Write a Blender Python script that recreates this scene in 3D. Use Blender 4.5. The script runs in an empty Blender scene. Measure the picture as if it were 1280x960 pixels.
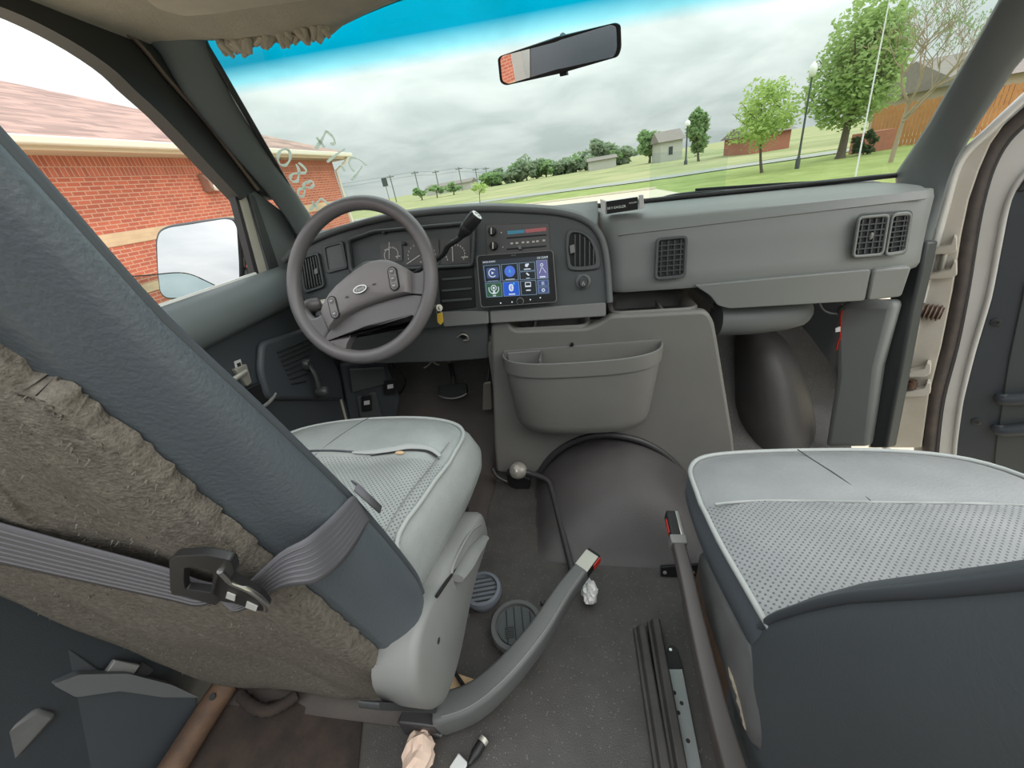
import bpy, bmesh, math, random
from math import radians, sin, cos, pi, atan2, sqrt, tan
from mathutils import Vector as V, Matrix

SC = bpy.context.scene
# ------------------------------------------------------------------ camera
FPX = 490.0                                   # focal length in pixels of the 1280 x 960 frame
CAM = V((0, 0, 0.9))                          # 0.9 m above the van floor

def basis(pitch, roll, yaw):
    p, r, y = radians(pitch), radians(roll), radians(yaw)
    fw = V((-sin(y)*cos(p), cos(y)*cos(p), -sin(p)))
    rt = V((cos(y), sin(y), 0)); up = rt.cross(fw)
    r2 = rt*cos(r) - up*sin(r); u2 = rt*sin(r) + up*cos(r)
    return Matrix((r2, u2, -fw)).transposed()

RV = basis(28.084, 7.0, 11.271)               # camera in the van's frame (x right, y forward, z up)
RG = basis(27.581, 9.7, 12.532)               # the same camera against true level: the van leans 2.7 degrees
cd = bpy.data.cameras.new('camera'); cam = bpy.data.objects.new('camera', cd)
SC.collection.objects.link(cam)
cd.sensor_fit = 'HORIZONTAL'; cd.sensor_width = 36; cd.lens = FPX/1280*36; cd.clip_start = 0.02; cd.clip_end = 2000
cam.matrix_world = Matrix.Translation(CAM) @ RV.to_4x4()
SC.camera = cam
# ------------------------------------------------------------------ view, world and sun
SC.view_settings.view_transform = 'Standard'; SC.view_settings.look = 'None'
SC.view_settings.gamma = 1; SC.view_settings.use_curve_mapping = False
SC.view_settings.exposure = 0.15
SKY_LOW, SKY_HIGH = 0.72, 3.1
w = bpy.data.worlds.new('overcast_sky'); SC.world = w; w.use_nodes = True
nt = w.node_tree; nt.nodes.clear(); N = nt.nodes.new; L = nt.links.new
def val(nd, i, x): nd.inputs[i].default_value = x
out = N('ShaderNodeOutputWorld'); bg = N('ShaderNodeBackground'); L(bg.outputs[0], out.inputs[0])
tc = N('ShaderNodeTexCoord'); sep = N('ShaderNodeSeparateXYZ'); L(tc.outputs['Generated'], sep.inputs[0])
mz = N('ShaderNodeMath'); mz.operation = 'MAXIMUM'; val(mz, 1, 0.0); L(sep.outputs[2], mz.inputs[0])
ad = N('ShaderNodeMath'); ad.operation = 'ADD'; val(ad, 1, 0.22); L(mz.outputs[0], ad.inputs[0])
dx = N('ShaderNodeMath'); dx.operation = 'DIVIDE'; L(sep.outputs[0], dx.inputs[0]); L(ad.outputs[0], dx.inputs[1])
dy = N('ShaderNodeMath'); dy.operation = 'DIVIDE'; L(sep.outputs[1], dy.inputs[0]); L(ad.outputs[0], dy.inputs[1])
cb = N('ShaderNodeCombineXYZ'); L(dx.outputs[0], cb.inputs[0]); L(dy.outputs[0], cb.inputs[1])
nz = N('ShaderNodeTexNoise'); val(nz, 'Scale', 1.5); val(nz, 'Detail', 7.0); val(nz, 'Roughness', 0.55); val(nz, 'Distortion', 0.35)
L(cb.outputs[0], nz.inputs['Vector'])
rp = N('ShaderNodeValToRGB'); L(nz.outputs['Fac'], rp.inputs[0])
rp.color_ramp.elements[0].position = 0.36; rp.color_ramp.elements[0].color = (0.70, 0.74, 0.745, 1)
rp.color_ramp.elements[1].position = 0.66; rp.color_ramp.elements[1].color = (1.0, 1.0, 1.0, 1)
mr = N('ShaderNodeMapRange'); val(mr, 1, 0.02); val(mr, 2, 0.95); val(mr, 3, SKY_LOW); val(mr, 4, SKY_HIGH); L(sep.outputs[2], mr.inputs[0])
L(rp.outputs[0], bg.inputs[0]); L(mr.outputs[0], bg.inputs[1])
sd = bpy.data.lights.new('sun', 'SUN'); sun = bpy.data.objects.new('sun', sd); SC.collection.objects.link(sun)
sd.energy = 1.2; sd.angle = radians(50); sd.color = (1.0, 0.97, 0.92)
sun.rotation_euler = (radians(20), radians(42), 0)

# ------------------------------------------------------------------ helpers: pixels to planes
def _ray(R, u, v): return (R @ V(((u-640)/FPX, -(v-480)/FPX, -1))).normalized()
def at(u, v, x=None, y=None, z=None, R=RV):
    d = _ray(R, u, v)
    t = (x-CAM.x)/d.x if x is not None else (y-CAM.y)/d.y if y is not None else (z-CAM.z)/d.z
    return CAM + d*t
class Plane:
    """A real plane in the van, given by a point and a normal; px() finds where a sight line meets it."""
    def __init__(s, p, n):
        s.p = V(p); s.n = V(n).normalized()
        s.ax = V((0, 0, 1)).cross(s.n)
        s.ax = s.ax.normalized() if s.ax.length > 1e-4 else V((1, 0, 0))
        s.ay = s.n.cross(s.ax)
    def px(s, u, v, off=0.0):
        d = _ray(RV, u, v)
        return CAM + d*((s.p-CAM).dot(s.n)/d.dot(s.n)) + s.n*off
    def poly(s, pts, off=0.0): return [s.px(u, v, off) for u, v in pts]
def G(p):                                        # level ground frame -> van frame
    return CAM + RV @ (RG.transposed() @ (V(p) - CAM))
# ------------------------------------------------------------------ helpers: objects
def wmat(o):
    m = Matrix.Translation(o.location)
    return m if o.parent is None else wmat(o.parent) @ o.matrix_parent_inverse @ m
def put(o, parent):
    SC.collection.objects.link(o)
    if parent is not None:
        o.parent = parent; o.matrix_parent_inverse = wmat(parent).inverted()
def tag(o, label=None, cat=None, group=None, kind=None):
    if label: o['label'] = label
    if cat: o['category'] = cat
    if group: o['group'] = group
    if kind: o['kind'] = kind
    return o
def empty(name, loc, label=None, cat=None, group=None, kind=None):
    o = bpy.data.objects.new(name, None); o.location = V(loc); o.empty_display_size = 0.05
    SC.collection.objects.link(o); return tag(o, label, cat, group, kind)
class MB:
    """Collects shapes; build() links them as one mesh object."""
    def __init__(s): s.v = []; s.f = []
    def add(s, vs, fs):
        b = len(s.v); s.v += [V(p) for p in vs]; s.f += [[i+b for i in f] for f in fs]; return s
    def box(s, lo, hi):
        x0, y0, z0 = lo; x1, y1, z1 = hi
        return s.add([(x0,y0,z0),(x1,y0,z0),(x1,y1,z0),(x0,y1,z0),(x0,y0,z1),(x1,y0,z1),(x1,y1,z1),(x0,y1,z1)],
                     [[0,3,2,1],[4,5,6,7],[0,1,5,4],[1,2,6,5],[2,3,7,6],[3,0,4,7]])
    def obox(s, c, ax, ay, az, hx, hy, hz):
        c = V(c); q = [c + ax*(a*hx) + ay*(b*hy) + az*(d*hz) for d in (-1,1) for a, b in ((-1,-1),(1,-1),(1,1),(-1,1))]
        return s.add(q, [[0,3,2,1],[4,5,6,7],[0,1,5,4],[1,2,6,5],[2,3,7,6],[3,0,4,7]])
    def prism(s, pts, d):
        """closed outline pushed along vector d"""
        n = len(pts); a = [V(p) for p in pts]; b = [p + V(d) for p in a]
        return s.add(a+b, [list(range(n))[::-1], list(range(n, 2*n))] + [[i,(i+1)%n,n+(i+1)%n,n+i] for i in range(n)])
    def ringplate(s, outer, inner, d):
        """outline with a hole (same number of points), pushed along d"""
        n = len(outer); o0 = [V(p) for p in outer]; i0 = [V(p) for p in inner]; d = V(d)
        vs = o0 + i0 + [p+d for p in o0] + [p+d for p in i0]; fs = []
        for i in range(n):
            j = (i+1) % n
            fs += [[i,n+i,n+j,j],[2*n+i,2*n+j,3*n+j,3*n+i],[i,j,2*n+j,2*n+i],[n+i,3*n+i,3*n+j,n+j]]
        return s.add(vs, fs)
    def loft(s, rings, closed=True, caps=True):
        n = len(rings[0]); vs = [p for r in rings for p in r]; fs = []
        for k in range(len(rings)-1):
            for i in range(n if closed else n-1):
                j = (i+1) % n; fs.append([k*n+i, k*n+j, (k+1)*n+j, (k+1)*n+i])
        if closed and caps: fs += [list(range(n))[::-1], [(len(rings)-1)*n+i for i in range(n)]]
        return s.add(vs, fs)
    def tube(s, path, r, seg=10, closed=False, flat=None):
        path = [V(p) for p in path]; n = len(path); rs = r if isinstance(r, (list, tuple)) else [r]*n
        rings = []; up = None
        for k in range(n):
            if closed: t = path[(k+1) % n] - path[k-1]
            else: t = path[min(k+1, n-1)] - path[max(k-1, 0)]
            t.normalize()
            if up is None:
                up = V((0,0,1)) if abs(t.z) < 0.9 else V((1,0,0))
            b = t.cross(up).normalized(); up = b.cross(t).normalized()
            fl = flat or 1.0
            rings.append([path[k] + b*(cos(a)*rs[k]) + up*(sin(a)*rs[k]*fl) for a in [2*pi*i/seg for i in range(seg)]])
        if closed: rings.append(rings[0])
        return s.loft(rings, True, not closed)
    def lathe(s, c, axis, prof, seg=24, ref=None):
        """prof: (radius, height along axis) list"""
        axis = V(axis).normalized(); ref = V(ref) if ref else (V((0,0,1)) if abs(axis.z) < .9 else V((1,0,0)))
        a = axis.cross(ref).normalized(); b = axis.cross(a); c = V(c)
        return s.loft([[c + axis*h + (a*cos(t)+b*sin(t))*max(r, 1e-5) for t in [2*pi*i/seg for i in range(seg)]] for r, h in prof])
    def ball(s, c, r, seg=16, rings=10):
        r = V((r,r,r)) if not isinstance(r, V) else r; c = V(c)
        return s.loft([[c + V((sin(p)*cos(t)*r.x, sin(p)*sin(t)*r.y, cos(p)*r.z)) for t in [2*pi*i/seg for i in range(seg)]]
                       for p in [max(1e-3, min(pi-1e-3, pi*k/rings)) for k in range(rings+1)]])
    def grid(s, f, nu, nv):
        vs = [f(i/nu, j/nv) for j in range(nv+1) for i in range(nu+1)]; m = nu+1
        return s.add(vs, [[j*m+i, j*m+i+1, (j+1)*m+i+1, (j+1)*m+i] for j in range(nv) for i in range(nu)])
    def build(s, name, mat, parent=None, smooth=None, bevel=0.0, seg=2, sub=0, xf=None, solid=0.0, normals=True, off=0.0):
        vs = [xf(p) for p in s.v] if xf else s.v
        org = V((0,0,0))
        if parent is None:
            lo = [min(p[i] for p in vs) for i in range(3)]; hi = [max(p[i] for p in vs) for i in range(3)]
            org = V(((lo[0]+hi[0])/2, (lo[1]+hi[1])/2, lo[2]))
        me = bpy.data.meshes.new(name)
        me.from_pydata([tuple(p-org) for p in vs], [], s.f); me.validate()
        if normals:
            bm = bmesh.new(); bm.from_mesh(me); bmesh.ops.recalc_face_normals(bm, faces=bm.faces); bm.to_mesh(me); bm.free()
        o = bpy.data.objects.new(name, me); o.location = org
        if mat: me.materials.append(mat)
        if smooth is not None:
            me.polygons.foreach_set('use_smooth', [True]*len(me.polygons)); me.set_sharp_from_angle(angle=radians(smooth))
        if solid:
            m = o.modifiers.new('solid', 'SOLIDIFY'); m.thickness = solid; m.offset = off
        if bevel:
            m = o.modifiers.new('bevel', 'BEVEL'); m.width = bevel; m.segments = seg; m.limit_method = 'ANGLE'; m.angle_limit = radians(35)
            if smooth is None: me.polygons.foreach_set('use_smooth', [True]*len(me.polygons)); me.set_sharp_from_angle(angle=radians(40)); m.harden_normals = False
        if sub:
            m = o.modifiers.new('sub', 'SUBSURF'); m.levels = sub; m.render_levels = sub
        put(o, parent); return o
def text(name, body, pl, c, size, mat, parent, off=0.001, depth=0.0004, up=None, rot=0.0):
    cu = bpy.data.curves.new(name, 'FONT'); cu.body = body; cu.size = size; cu.align_x = 'CENTER'; cu.align_y = 'CENTER'; cu.extrude = depth
    tmp = bpy.data.objects.new(name+'_tmp', cu); SC.collection.objects.link(tmp)
    dg = bpy.context.evaluated_depsgraph_get(); me = bpy.data.meshes.new_from_object(tmp.evaluated_get(dg))
    bpy.data.objects.remove(tmp); bpy.data.curves.remove(cu)
    ax = pl.ax*cos(rot) + pl.ay*sin(rot); ay = pl.n.cross(ax)
    M = Matrix((ax, ay, pl.n)).transposed().to_4x4(); M.translation = V(c) + pl.n*off
    me.transform(M); me.materials.clear(); me.materials.append(mat)
    o = bpy.data.objects.new(name, me); put(o, parent); return o
def spl(pts, n=8, closed=False):
    """Catmull-Rom through points"""
    P = [V(p) for p in pts]; m = len(P); out = []
    for i in range(m if closed else m-1):
        g = (lambda k: P[k % m]) if closed else (lambda k: P[max(0, min(m-1, k))])
        a, b, c, d = g(i-1), g(i), g(i+1), g(i+2)
        for j in range(n):
            t = j/n; out.append(0.5*((2*b) + (c-a)*t + (2*a-5*b+4*c-d)*t*t + (3*b-a-3*c+d)*t**3))
    if not closed: out.append(P[-1])
    return out
def rrect(c, ax, ay, hx, hy, r, n=4):
    c = V(c); out = []
    for sx, sy, a0 in ((1,1,0),(-1,1,90),(-1,-1,180),(1,-1,270)):
        for k in range(n+1):
            a = radians(a0 + 90*k/n); out.append(c + ax*(sx*(hx-r)+cos(a)*r) + ay*(sy*(hy-r)+sin(a)*r))
    return out
def rpoly(P, r, n=4):
    """round the corners of a closed outline"""
    P = [V(p) for p in P]; out = []; m = len(P)
    for i in range(m):
        a, b, c = P[i-1], P[i], P[(i+1) % m]; d1 = a-b; d2 = c-b
        q = min(r, d1.length*.45, d2.length*.45); s = b + d1.normalized()*q; e = b + d2.normalized()*q
        for k in range(n+1):
            t = k/n; out.append(s*(1-t)**2 + b*2*t*(1-t) + e*t*t)
    return out
def shrink(P, d):
    P = [V(p) for p in P]; c = sum(P, V((0,0,0)))/len(P)
    return [c + (p-c)*max(0, 1 - d/max((p-c).length, 1e-6)) for p in P]
# ------------------------------------------------------------------ materials
def mat(name, col, rough=0.6, metal=0.0, spec=0.5, noise=None, bump=None, emit=None, coat=0.0):
    """noise=(scale, amount, second colour); bump=(scale, strength, kind)"""
    m = bpy.data.materials.new(name); m.use_nodes = True; t = m.node_tree; b = t.nodes['Principled BSDF']
    b.inputs['Base Color'].default_value = (*col, 1); b.inputs['Roughness'].default_value = rough; b.inputs['Metallic'].default_value = metal
    b.inputs['Specular IOR Level'].default_value = spec
    if coat: b.inputs['Coat Weight'].default_value = coat
    if emit: b.inputs['Emission Color'].default_value = (*emit[:3], 1); b.inputs['Emission Strength'].default_value = emit[3]
    if noise or bump: c = t.nodes.new('ShaderNodeTexCoord')
    if noise:
        n = t.nodes.new('ShaderNodeTexNoise'); n.inputs['Scale'].default_value = noise[0]; n.inputs['Detail'].default_value = 6; n.inputs['Roughness'].default_value = .65
        t.links.new(c.outputs['Object'], n.inputs['Vector'])
        r = t.nodes.new('ShaderNodeValToRGB'); e = r.color_ramp.elements; k = noise[1]
        e[0].position = .5-k; e[1].position = .5+k; e[0].color = (*noise[2], 1); e[1].color = (*col, 1)
        t.links.new(n.outputs['Fac'], r.inputs[0]); t.links.new(r.outputs[0], b.inputs['Base Color'])
    if bump:
        if bump[2] == 'voronoi':
            n = t.nodes.new('ShaderNodeTexVoronoi'); n.feature = 'DISTANCE_TO_EDGE'; o = n.outputs['Distance']
        else:
            n = t.nodes.new('ShaderNodeTexNoise'); n.inputs['Detail'].default_value = 5; o = n.outputs['Fac']
        n.inputs['Scale'].default_value = bump[0]; t.links.new(c.outputs['Object'], n.inputs['Vector'])
        u = t.nodes.new('ShaderNodeBump'); u.inputs['Strength'].default_value = bump[1]; u.inputs['Distance'].default_value = 0.002
        t.links.new(o, u.inputs['Height']); t.links.new(u.outputs[0], b.inputs['Normal'])
    return m
M = {}
M['dash'] = mat('charcoal_plastic', (.115,.125,.125), .5, bump=(900,.15,'noise'), noise=(6,.3,(.10,.108,.11)))
M['bezel'] = mat('dark_shaded_plastic', (.062,.07,.071), .48, bump=(900,.1,'noise'))  # dash plastic in a darker tone, shade around the bezel put into the colour
M['pass'] = mat('lit_dash_plastic', (.185,.195,.187), .5, bump=(900,.15,'noise'), noise=(5,.3,(.165,.175,.17)))  # same dash plastic made paler, passenger-side light put into the colour
M['strip'] = mat('grey_trim_plastic', (.17,.172,.165), .45)
M['cover'] = mat('engine_cover_plastic', (.18,.175,.162), .48, noise=(7,.3,(.15,.147,.138)), bump=(700,.2,'noise'))
M['black'] = mat('black_plastic', (.013,.0135,.014), .45, spec=.35)
M['dark'] = mat('dark_recess', (.012,.013,.014), .7)
M['slat'] = mat('vent_slat_plastic', (.04,.044,.045), .4)
M['pillar'] = mat('pillar_trim_plastic', (.135,.15,.15), .55, bump=(800,.12,'noise'))
M['door'] = mat('door_trim_plastic', (.05,.058,.066), .5, noise=(5,.3,(.042,.048,.055)), bump=(600,.2,'noise'))
M['sill'] = mat('door_sill_plastic', (.115,.135,.135), .5, noise=(4,.3,(.10,.115,.118)))
M['wheel'] = mat('steering_wheel_vinyl', (.15,.138,.14), .36, noise=(12,.3,(.122,.114,.117)), bump=(700,.15,'noise'))
M['hub'] = mat('steering_hub_vinyl', (.20,.183,.184), .5, bump=(700,.15,'noise'))
M['leather'] = mat('worn_grey_leather', (.30,.325,.315), .42, noise=(9,.22,(.23,.245,.238)), bump=(160,.35,'voronoi'))
M['leather2'] = mat('grey_leather', (.27,.275,.28), .45, noise=(9,.25,(.20,.21,.215)), bump=(160,.35,'voronoi'))
M['vinyl'] = mat('slate_vinyl', (.088,.105,.12), .42, noise=(7,.3,(.078,.093,.107)), bump=(280,.38,'noise'))
M['vinyl2'] = mat('slate_vinyl_flat', (.07,.083,.09), .5, noise=(5,.3,(.062,.073,.08)), bump=(330,.2,'noise'))
M['pipe'] = mat('piping_vinyl', (.06,.07,.08), .5)
M['pipe_l'] = mat('light_piping', (.33,.35,.34), .5)
M['felt'] = mat('brown_grey_felt', (.20,.182,.155), .95, spec=.1, noise=(170,.2,(.095,.087,.075)), bump=(420,.8,'noise'))
M['belt'] = mat('grey_webbing', (.098,.098,.11), .7)
M['mat'] = mat('rubber_floor_mat', (.072,.067,.062), .5, noise=(14,.25,(.042,.038,.035)), bump=(420,.5,'noise'))
M['humpmat'] = mat('rubber_hump_mat', (.066,.061,.061), .48, noise=(9,.3,(.046,.042,.042)), bump=(420,.4,'noise'))
M['carpet'] = mat('rusty_brown_floor', (.046,.031,.023), .9, noise=(11,.14,(.016,.013,.012)), bump=(150,.6,'noise'))
M['toe'] = mat('footwell_rubber', (.07,.058,.05), .6, noise=(8,.25,(.045,.038,.035)), bump=(300,.4,'noise'))
M['seatplastic'] = mat('seat_side_plastic', (.20,.205,.198), .45, noise=(8,.25,(.165,.168,.162)))
M['skirt'] = mat('scuffed_seat_skirt', (.115,.12,.12), .45, noise=(25,.1,(.10,.10,.10)))
M['stalk'] = mat('stalk_boot_plastic', (.10,.105,.103), .5, bump=(500,.2,'noise'))
M['stalk2'] = mat('dark_stalk_boot', (.075,.07,.068), .5, noise=(9,.25,(.06,.05,.045)))
M['chrome'] = mat('bare_steel', (.6,.6,.58), .28, metal=1.0)
M['zinc'] = mat('dull_zinc', (.5,.48,.42), .45, metal=.6)
M['red'] = mat('red_button', (.5,.03,.02), .4)
M['iron'] = mat('painted_iron', (.035,.033,.034), .4)
M['white'] = mat('white_body_paint', (.62,.61,.58), .35, coat=.3, noise=(9,.2,(.55,.54,.5)))
M['cream'] = mat('cream_jamb_paint', (.55,.52,.46), .4, noise=(7,.22,(.42,.38,.31)))
M['rubber'] = mat('black_rubber', (.03,.03,.031), .5)
M['brownseal'] = mat('dirty_weatherstrip', (.085,.065,.055), .6, noise=(30,.2,(.04,.035,.033)))
M['boot'] = mat('brown_rubber_boot', (.15,.105,.08), .5)
M['mirror'] = mat('mirror_glass', (.9,.92,.93), .01, metal=1.0)
M['headliner'] = mat('tan_headliner_felt', (.52,.46,.37), .95, spec=.1, noise=(14,.25,(.40,.36,.30)), bump=(160,.7,'noise'))
M['whiteink'] = mat('white_paint_marker', (.85,.88,.84), .6)
M['glassink'] = mat('translucent_white_paint', (.85,.88,.84), .6)
_t = M['glassink'].node_tree; _l = _t.nodes.new('ShaderNodeBsdfTranslucent'); _l.inputs[0].default_value = (.85,.88,.84,1); _x = _t.nodes.new('ShaderNodeMixShader')
_t.links.new(_t.nodes['Principled BSDF'].outputs[0], _x.inputs[1]); _t.links.new(_l.outputs[0], _x.inputs[2]); _t.links.new(_x.outputs[0], _t.nodes['Material Output'].inputs[0])
M['lightgrey'] = mat('light_grey_print', (.55,.56,.55), .5)
M['wood'] = mat('pale_wood', (.58,.42,.25), .7, noise=(40,.25,(.45,.30,.16)))
M['paper'] = mat('crumpled_paper', (.72,.56,.45), .8, noise=(30,.2,(.6,.45,.36)))
M['foil'] = mat('crumpled_foil', (.68,.68,.66), .45, metal=.25)
M['rust'] = mat('rusty_steel', (.17,.10,.06), .7, noise=(25,.25,(.06,.04,.03)), metal=.2)
M['galv'] = mat('galvanized_bracket', (.33,.36,.35), .4, metal=.5, noise=(9,.3,(.27,.29,.29)))
M['railm'] = mat('dusty_black_rail', (.06,.055,.05), .5, noise=(20,.2,(.035,.032,.03)))
M['yellow'] = mat('yellow_key_tag', (.75,.48,.06), .5)
M['gauge'] = mat('gauge_face', (.075,.073,.072), .4)
M['gaugemark'] = mat('gauge_marking', (.55,.52,.48), .5)
_t = M['mat'].node_tree; _b = _t.nodes['Principled BSDF']; _v = _t.nodes.new('ShaderNodeTexVoronoi'); _v.inputs['Scale'].default_value = 120
_c = _t.nodes.new('ShaderNodeTexCoord'); _t.links.new(_c.outputs['Object'], _v.inputs['Vector']); _r = _t.nodes.new('ShaderNodeMapRange'); _r.inputs[1].default_value = .10; _r.inputs[2].default_value = .20; _r.inputs[3].default_value = .55; _r.inputs[4].default_value = 0
_t.links.new(_v.outputs['Distance'], _r.inputs[0]); _m = _t.nodes.new('ShaderNodeMix'); _m.data_type = 'RGBA'; _m.inputs['B'].default_value = (.2,.19,.17,1)
_t.links.new(_b.inputs['Base Color'].links[0].from_socket, _m.inputs['A']); _t.links.new(_r.outputs[0], _m.inputs['Factor']); _t.links.new(_m.outputs['Result'], _b.inputs['Base Color'])   # grit trodden into the mat
def glass(name, tint, gloss=0.06, grad=None):
    m = bpy.data.materials.new(name); m.use_nodes = True; t = m.node_tree; t.nodes.clear(); n = t.nodes.new
    o = n('ShaderNodeOutputMaterial'); tr = n('ShaderNodeBsdfTransparent'); gl = n('ShaderNodeBsdfGlossy'); mx = n('ShaderNodeMixShader'); lw = n('ShaderNodeFresnel')
    lw.inputs[0].default_value = 1.2; gl.inputs['Roughness'].default_value = .02; tr.inputs[0].default_value = (*tint, 1)
    t.links.new(lw.outputs[0], mx.inputs[0]); t.links.new(tr.outputs[0], mx.inputs[1]); t.links.new(gl.outputs[0], mx.inputs[2]); t.links.new(mx.outputs[0], o.inputs[0])
    if grad:                                      # dyed band along the top of the glass, by height on the pane
        c = n('ShaderNodeTexCoord'); s = n('ShaderNodeSeparateXYZ'); t.links.new(c.outputs['Object'], s.inputs[0])
        r = n('ShaderNodeMapRange'); r.inputs[1].default_value = grad[0]; r.inputs[2].default_value = grad[1]; t.links.new(s.outputs[2], r.inputs[0])
        k = n('ShaderNodeValToRGB'); e = k.color_ramp.elements; e[0].color = (*tint, 1); e[1].color = (*grad[2], 1); e[0].position = 0; e[1].position = 1
        x = e.new(.45); x.color = (.30, .78, .86, 1)
        t.links.new(r.outputs[0], k.inputs[0]); t.links.new(k.outputs[0], tr.inputs[0])
    return m
M['sideglass'] = glass('side_glass', (.78,.86,.86))
M['windshield'] = glass('windshield_glass', (.81,.90,.855), grad=(1.118, 1.162, (.0,.33,.49)))
X, Y, Z = V((1,0,0)), V((0,1,0)), V((0,0,1))
# ================================================================== THE VAN'S SHELL
fl = MB()
ys = [-.9, -.3, .1, .4, .7, .95, 1.1, 1.22, 1.34, 1.42]
def fz(y): return 0 if y < 1.02 else (y-1.02)*.55 if y < 1.22 else .11 + (y-1.22)*2.6
fl.grid(lambda a, b: V((-.80+1.62*a, ys[0]+(ys[-1]-ys[0])*b, fz(ys[0]+(ys[-1]-ys[0])*b))), 30, 60)
tag(fl.build('floor', M['mat'], smooth=50), 'dark grey rubber floor mat between the two seats', None, kind='structure')
cp = MB(); cp.grid(lambda a, b: V((-.80+(.50-.16*b)*a, -.05+.42*b, .004+.004*sin(9*a)*sin(7*b))), 12, 8)
tag(cp.build('floor_patch', M['carpet'], smooth=60, solid=.004), 'rust-stained bare brown floor behind the driver seat', kind='structure')
cp = MB(); cp.grid(lambda a, b: V((-.79+.50*a, .30+.95*b, fz(.30+.95*b)+.005)), 12, 20)
tag(cp.build('floor_driver', M['toe'], smooth=60, solid=.003), 'brownish footwell mat under the pedals', kind='structure')
fw = MB(); fw.grid(lambda a, b: V((-.86+1.72*a, 1.42+.05*b, -.02+.62*b)), 6, 4)
tag(fw.build('wall_front', M['toe'], smooth=60, solid=.01), kind='structure')
# windshield and its seal -------------------------------------------------
WS = Plane((0, 1.27, .80), (0, -.45, -.37))
def wsp(x, s):
    """point of the windshield: x across, s from 0 at the base to 1 at the header; sides sweep back a little"""
    hw = .835 - .112*s
    return V((x*hw, 1.275 - .335*s - .02*x*x, .79 + .418*s))
wn = empty('window_1', (0, 1.27, .79), 'windshield with a dyed blue band along its top edge', kind='structure')
g = MB(); g.grid(lambda a, b: wsp(a*2-1, b), 24, 12); g.build('glass', M['windshield'], wn, smooth=60)
rim = [wsp(x/10-1, 0) for x in range(21)] + [wsp(1, s/10) for s in range(1, 11)] + [wsp(1-x/10, 1) for x in range(1, 21)] + [wsp(-1, 1-s/10) for s in range(1, 10)]
MB().tube(rim, .007, 6, closed=True).build('seal', M['rubber'], wn, smooth=60)
def stroke(pts, r):
    P = spl([WS.px(u, v, .004) for u, v in pts], 6); rows = []
    for k, p in enumerate(P):
        t = (P[min(k+1, len(P)-1)] - P[max(k-1, 0)]).normalized(); s_ = t.cross(WS.n)*r*(.75 + .25*sin(k*.5))
        rows.append([p - s_, p + s_, p + s_ + WS.n*.0006, p - s_ + WS.n*.0006])
    return MB().loft(rows)
def cr(u, v): return (320+u/8, 150+v/8)              # a mark traced on the glass
marks = [[(345,300),(300,280),(245,300),(222,370),(245,430),(300,440),(340,390),(345,320),(320,285)],
         [(430,415),(500,480),(495,515),(440,520),(370,530),(345,570),(370,605),(415,600),(430,540),(430,480),(405,430)],
         [(500,620),(560,600),(580,635),(550,665),(500,665),(430,690),(430,740),(470,755),(490,700),(480,640),(510,600)],
         [(540,890),(600,830),(655,770)], [(560,800),(620,880)], [(655,770),(740,840)],
         [(600,275),(660,190),(705,95)], [(610,160),(690,265)], [(705,95),(770,155),(790,215),(750,230)],
         [(715,410),(800,340),(890,275)], [(985,505),(940,440),(940,385),(990,365),(1060,400),(1105,445)], [(960,590),(1010,530),(1065,450)],
         [(850,430),(890,500)]]
for k, s_ in enumerate(marks):
    o = stroke([cr(*q) for q in s_], .0042 if k < 9 else .0034).build('painted_mark', M['glassink'], wn)
    o['label'] = 'white hand-painted mark on the glass'
fm = MB().prism(WS.poly([(813,190),(911,184),(905,238),(811,252)], .004), WS.n*.0005)  # thin clear rectangle just inside the glass
sheet = glass('clear_sheet', (.93,.96,.96), .05); fm.build('clear_sheet', sheet, wn)['label'] = 'clear rectangular film on the glass'
# pillars -----------------------------------------------------------------
def pillar(name, A_, B_, C_, label, sx):
    """A_: windshield edge, B_: ridge of the trim, C_: door-side edge, D beyond it"""
    n = 16
    def samp(P):
        P = spl(P, 6); return [P[int(round(i*(len(P)-1)/n))] for i in range(n+1)]
    rings = []
    for a, c in zip(samp(A_), samp(C_)):
        d_ = c - a; nrm_ = V((-sx*.6,-.8,0)); h = min(.03, d_.length*.22)
        rings.append([a, a + d_*.06 + nrm_*h*.55, a + d_*.25 + nrm_*h*.95, a + d_*.5 + nrm_*h, a + d_*.78 + nrm_*h*.75, a + d_*.95 + nrm_*h*.35, c, c - nrm_*.05, a - nrm_*.05])
    o = MB().loft(rings).build(name, M['pillar'], smooth=60)
    return tag(o, label, kind='structure')
def wpx(u, v): return WS.px(u, v, .006)
pillar('trim_1', [wpx(*q) for q in [(248,20),(259,44),(278,88),(300,131),(326,172),(353,212),(390,269),(404,290)]], None,
       [at(u, v, x=-.812) for u, v in [(130,8),(160,32),(194,59),(231,119),(281,181),(322,228),(350,262),(374,300)]], 'dark grey trim over the pillar left of the windshield', -1)
pillar('trim_2', [wsp(1, 1.0), wsp(1, .86)] + [wpx(*q) for q in [(1266,-34),(1245,0),(1215,55),(1180,115),(1150,168),(1115,222)]] + [at(1128,250,x=.80), at(1124,290,x=.79), at(1116,330,x=.785)], None,
       [V((-p.x, p.y, p.z)) for p in [at(u, v, x=-.812) for u, v in [(130,8),(160,32),(194,59),(231,119)]]] + [at(u, v, x=.822) for u, v in [(1290,58),(1245,122),(1217,165),(1196,205),(1183,240),(1173,272),(1163,308)]], 'dark grey trim over the pillar right of the windshield', 1)
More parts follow.
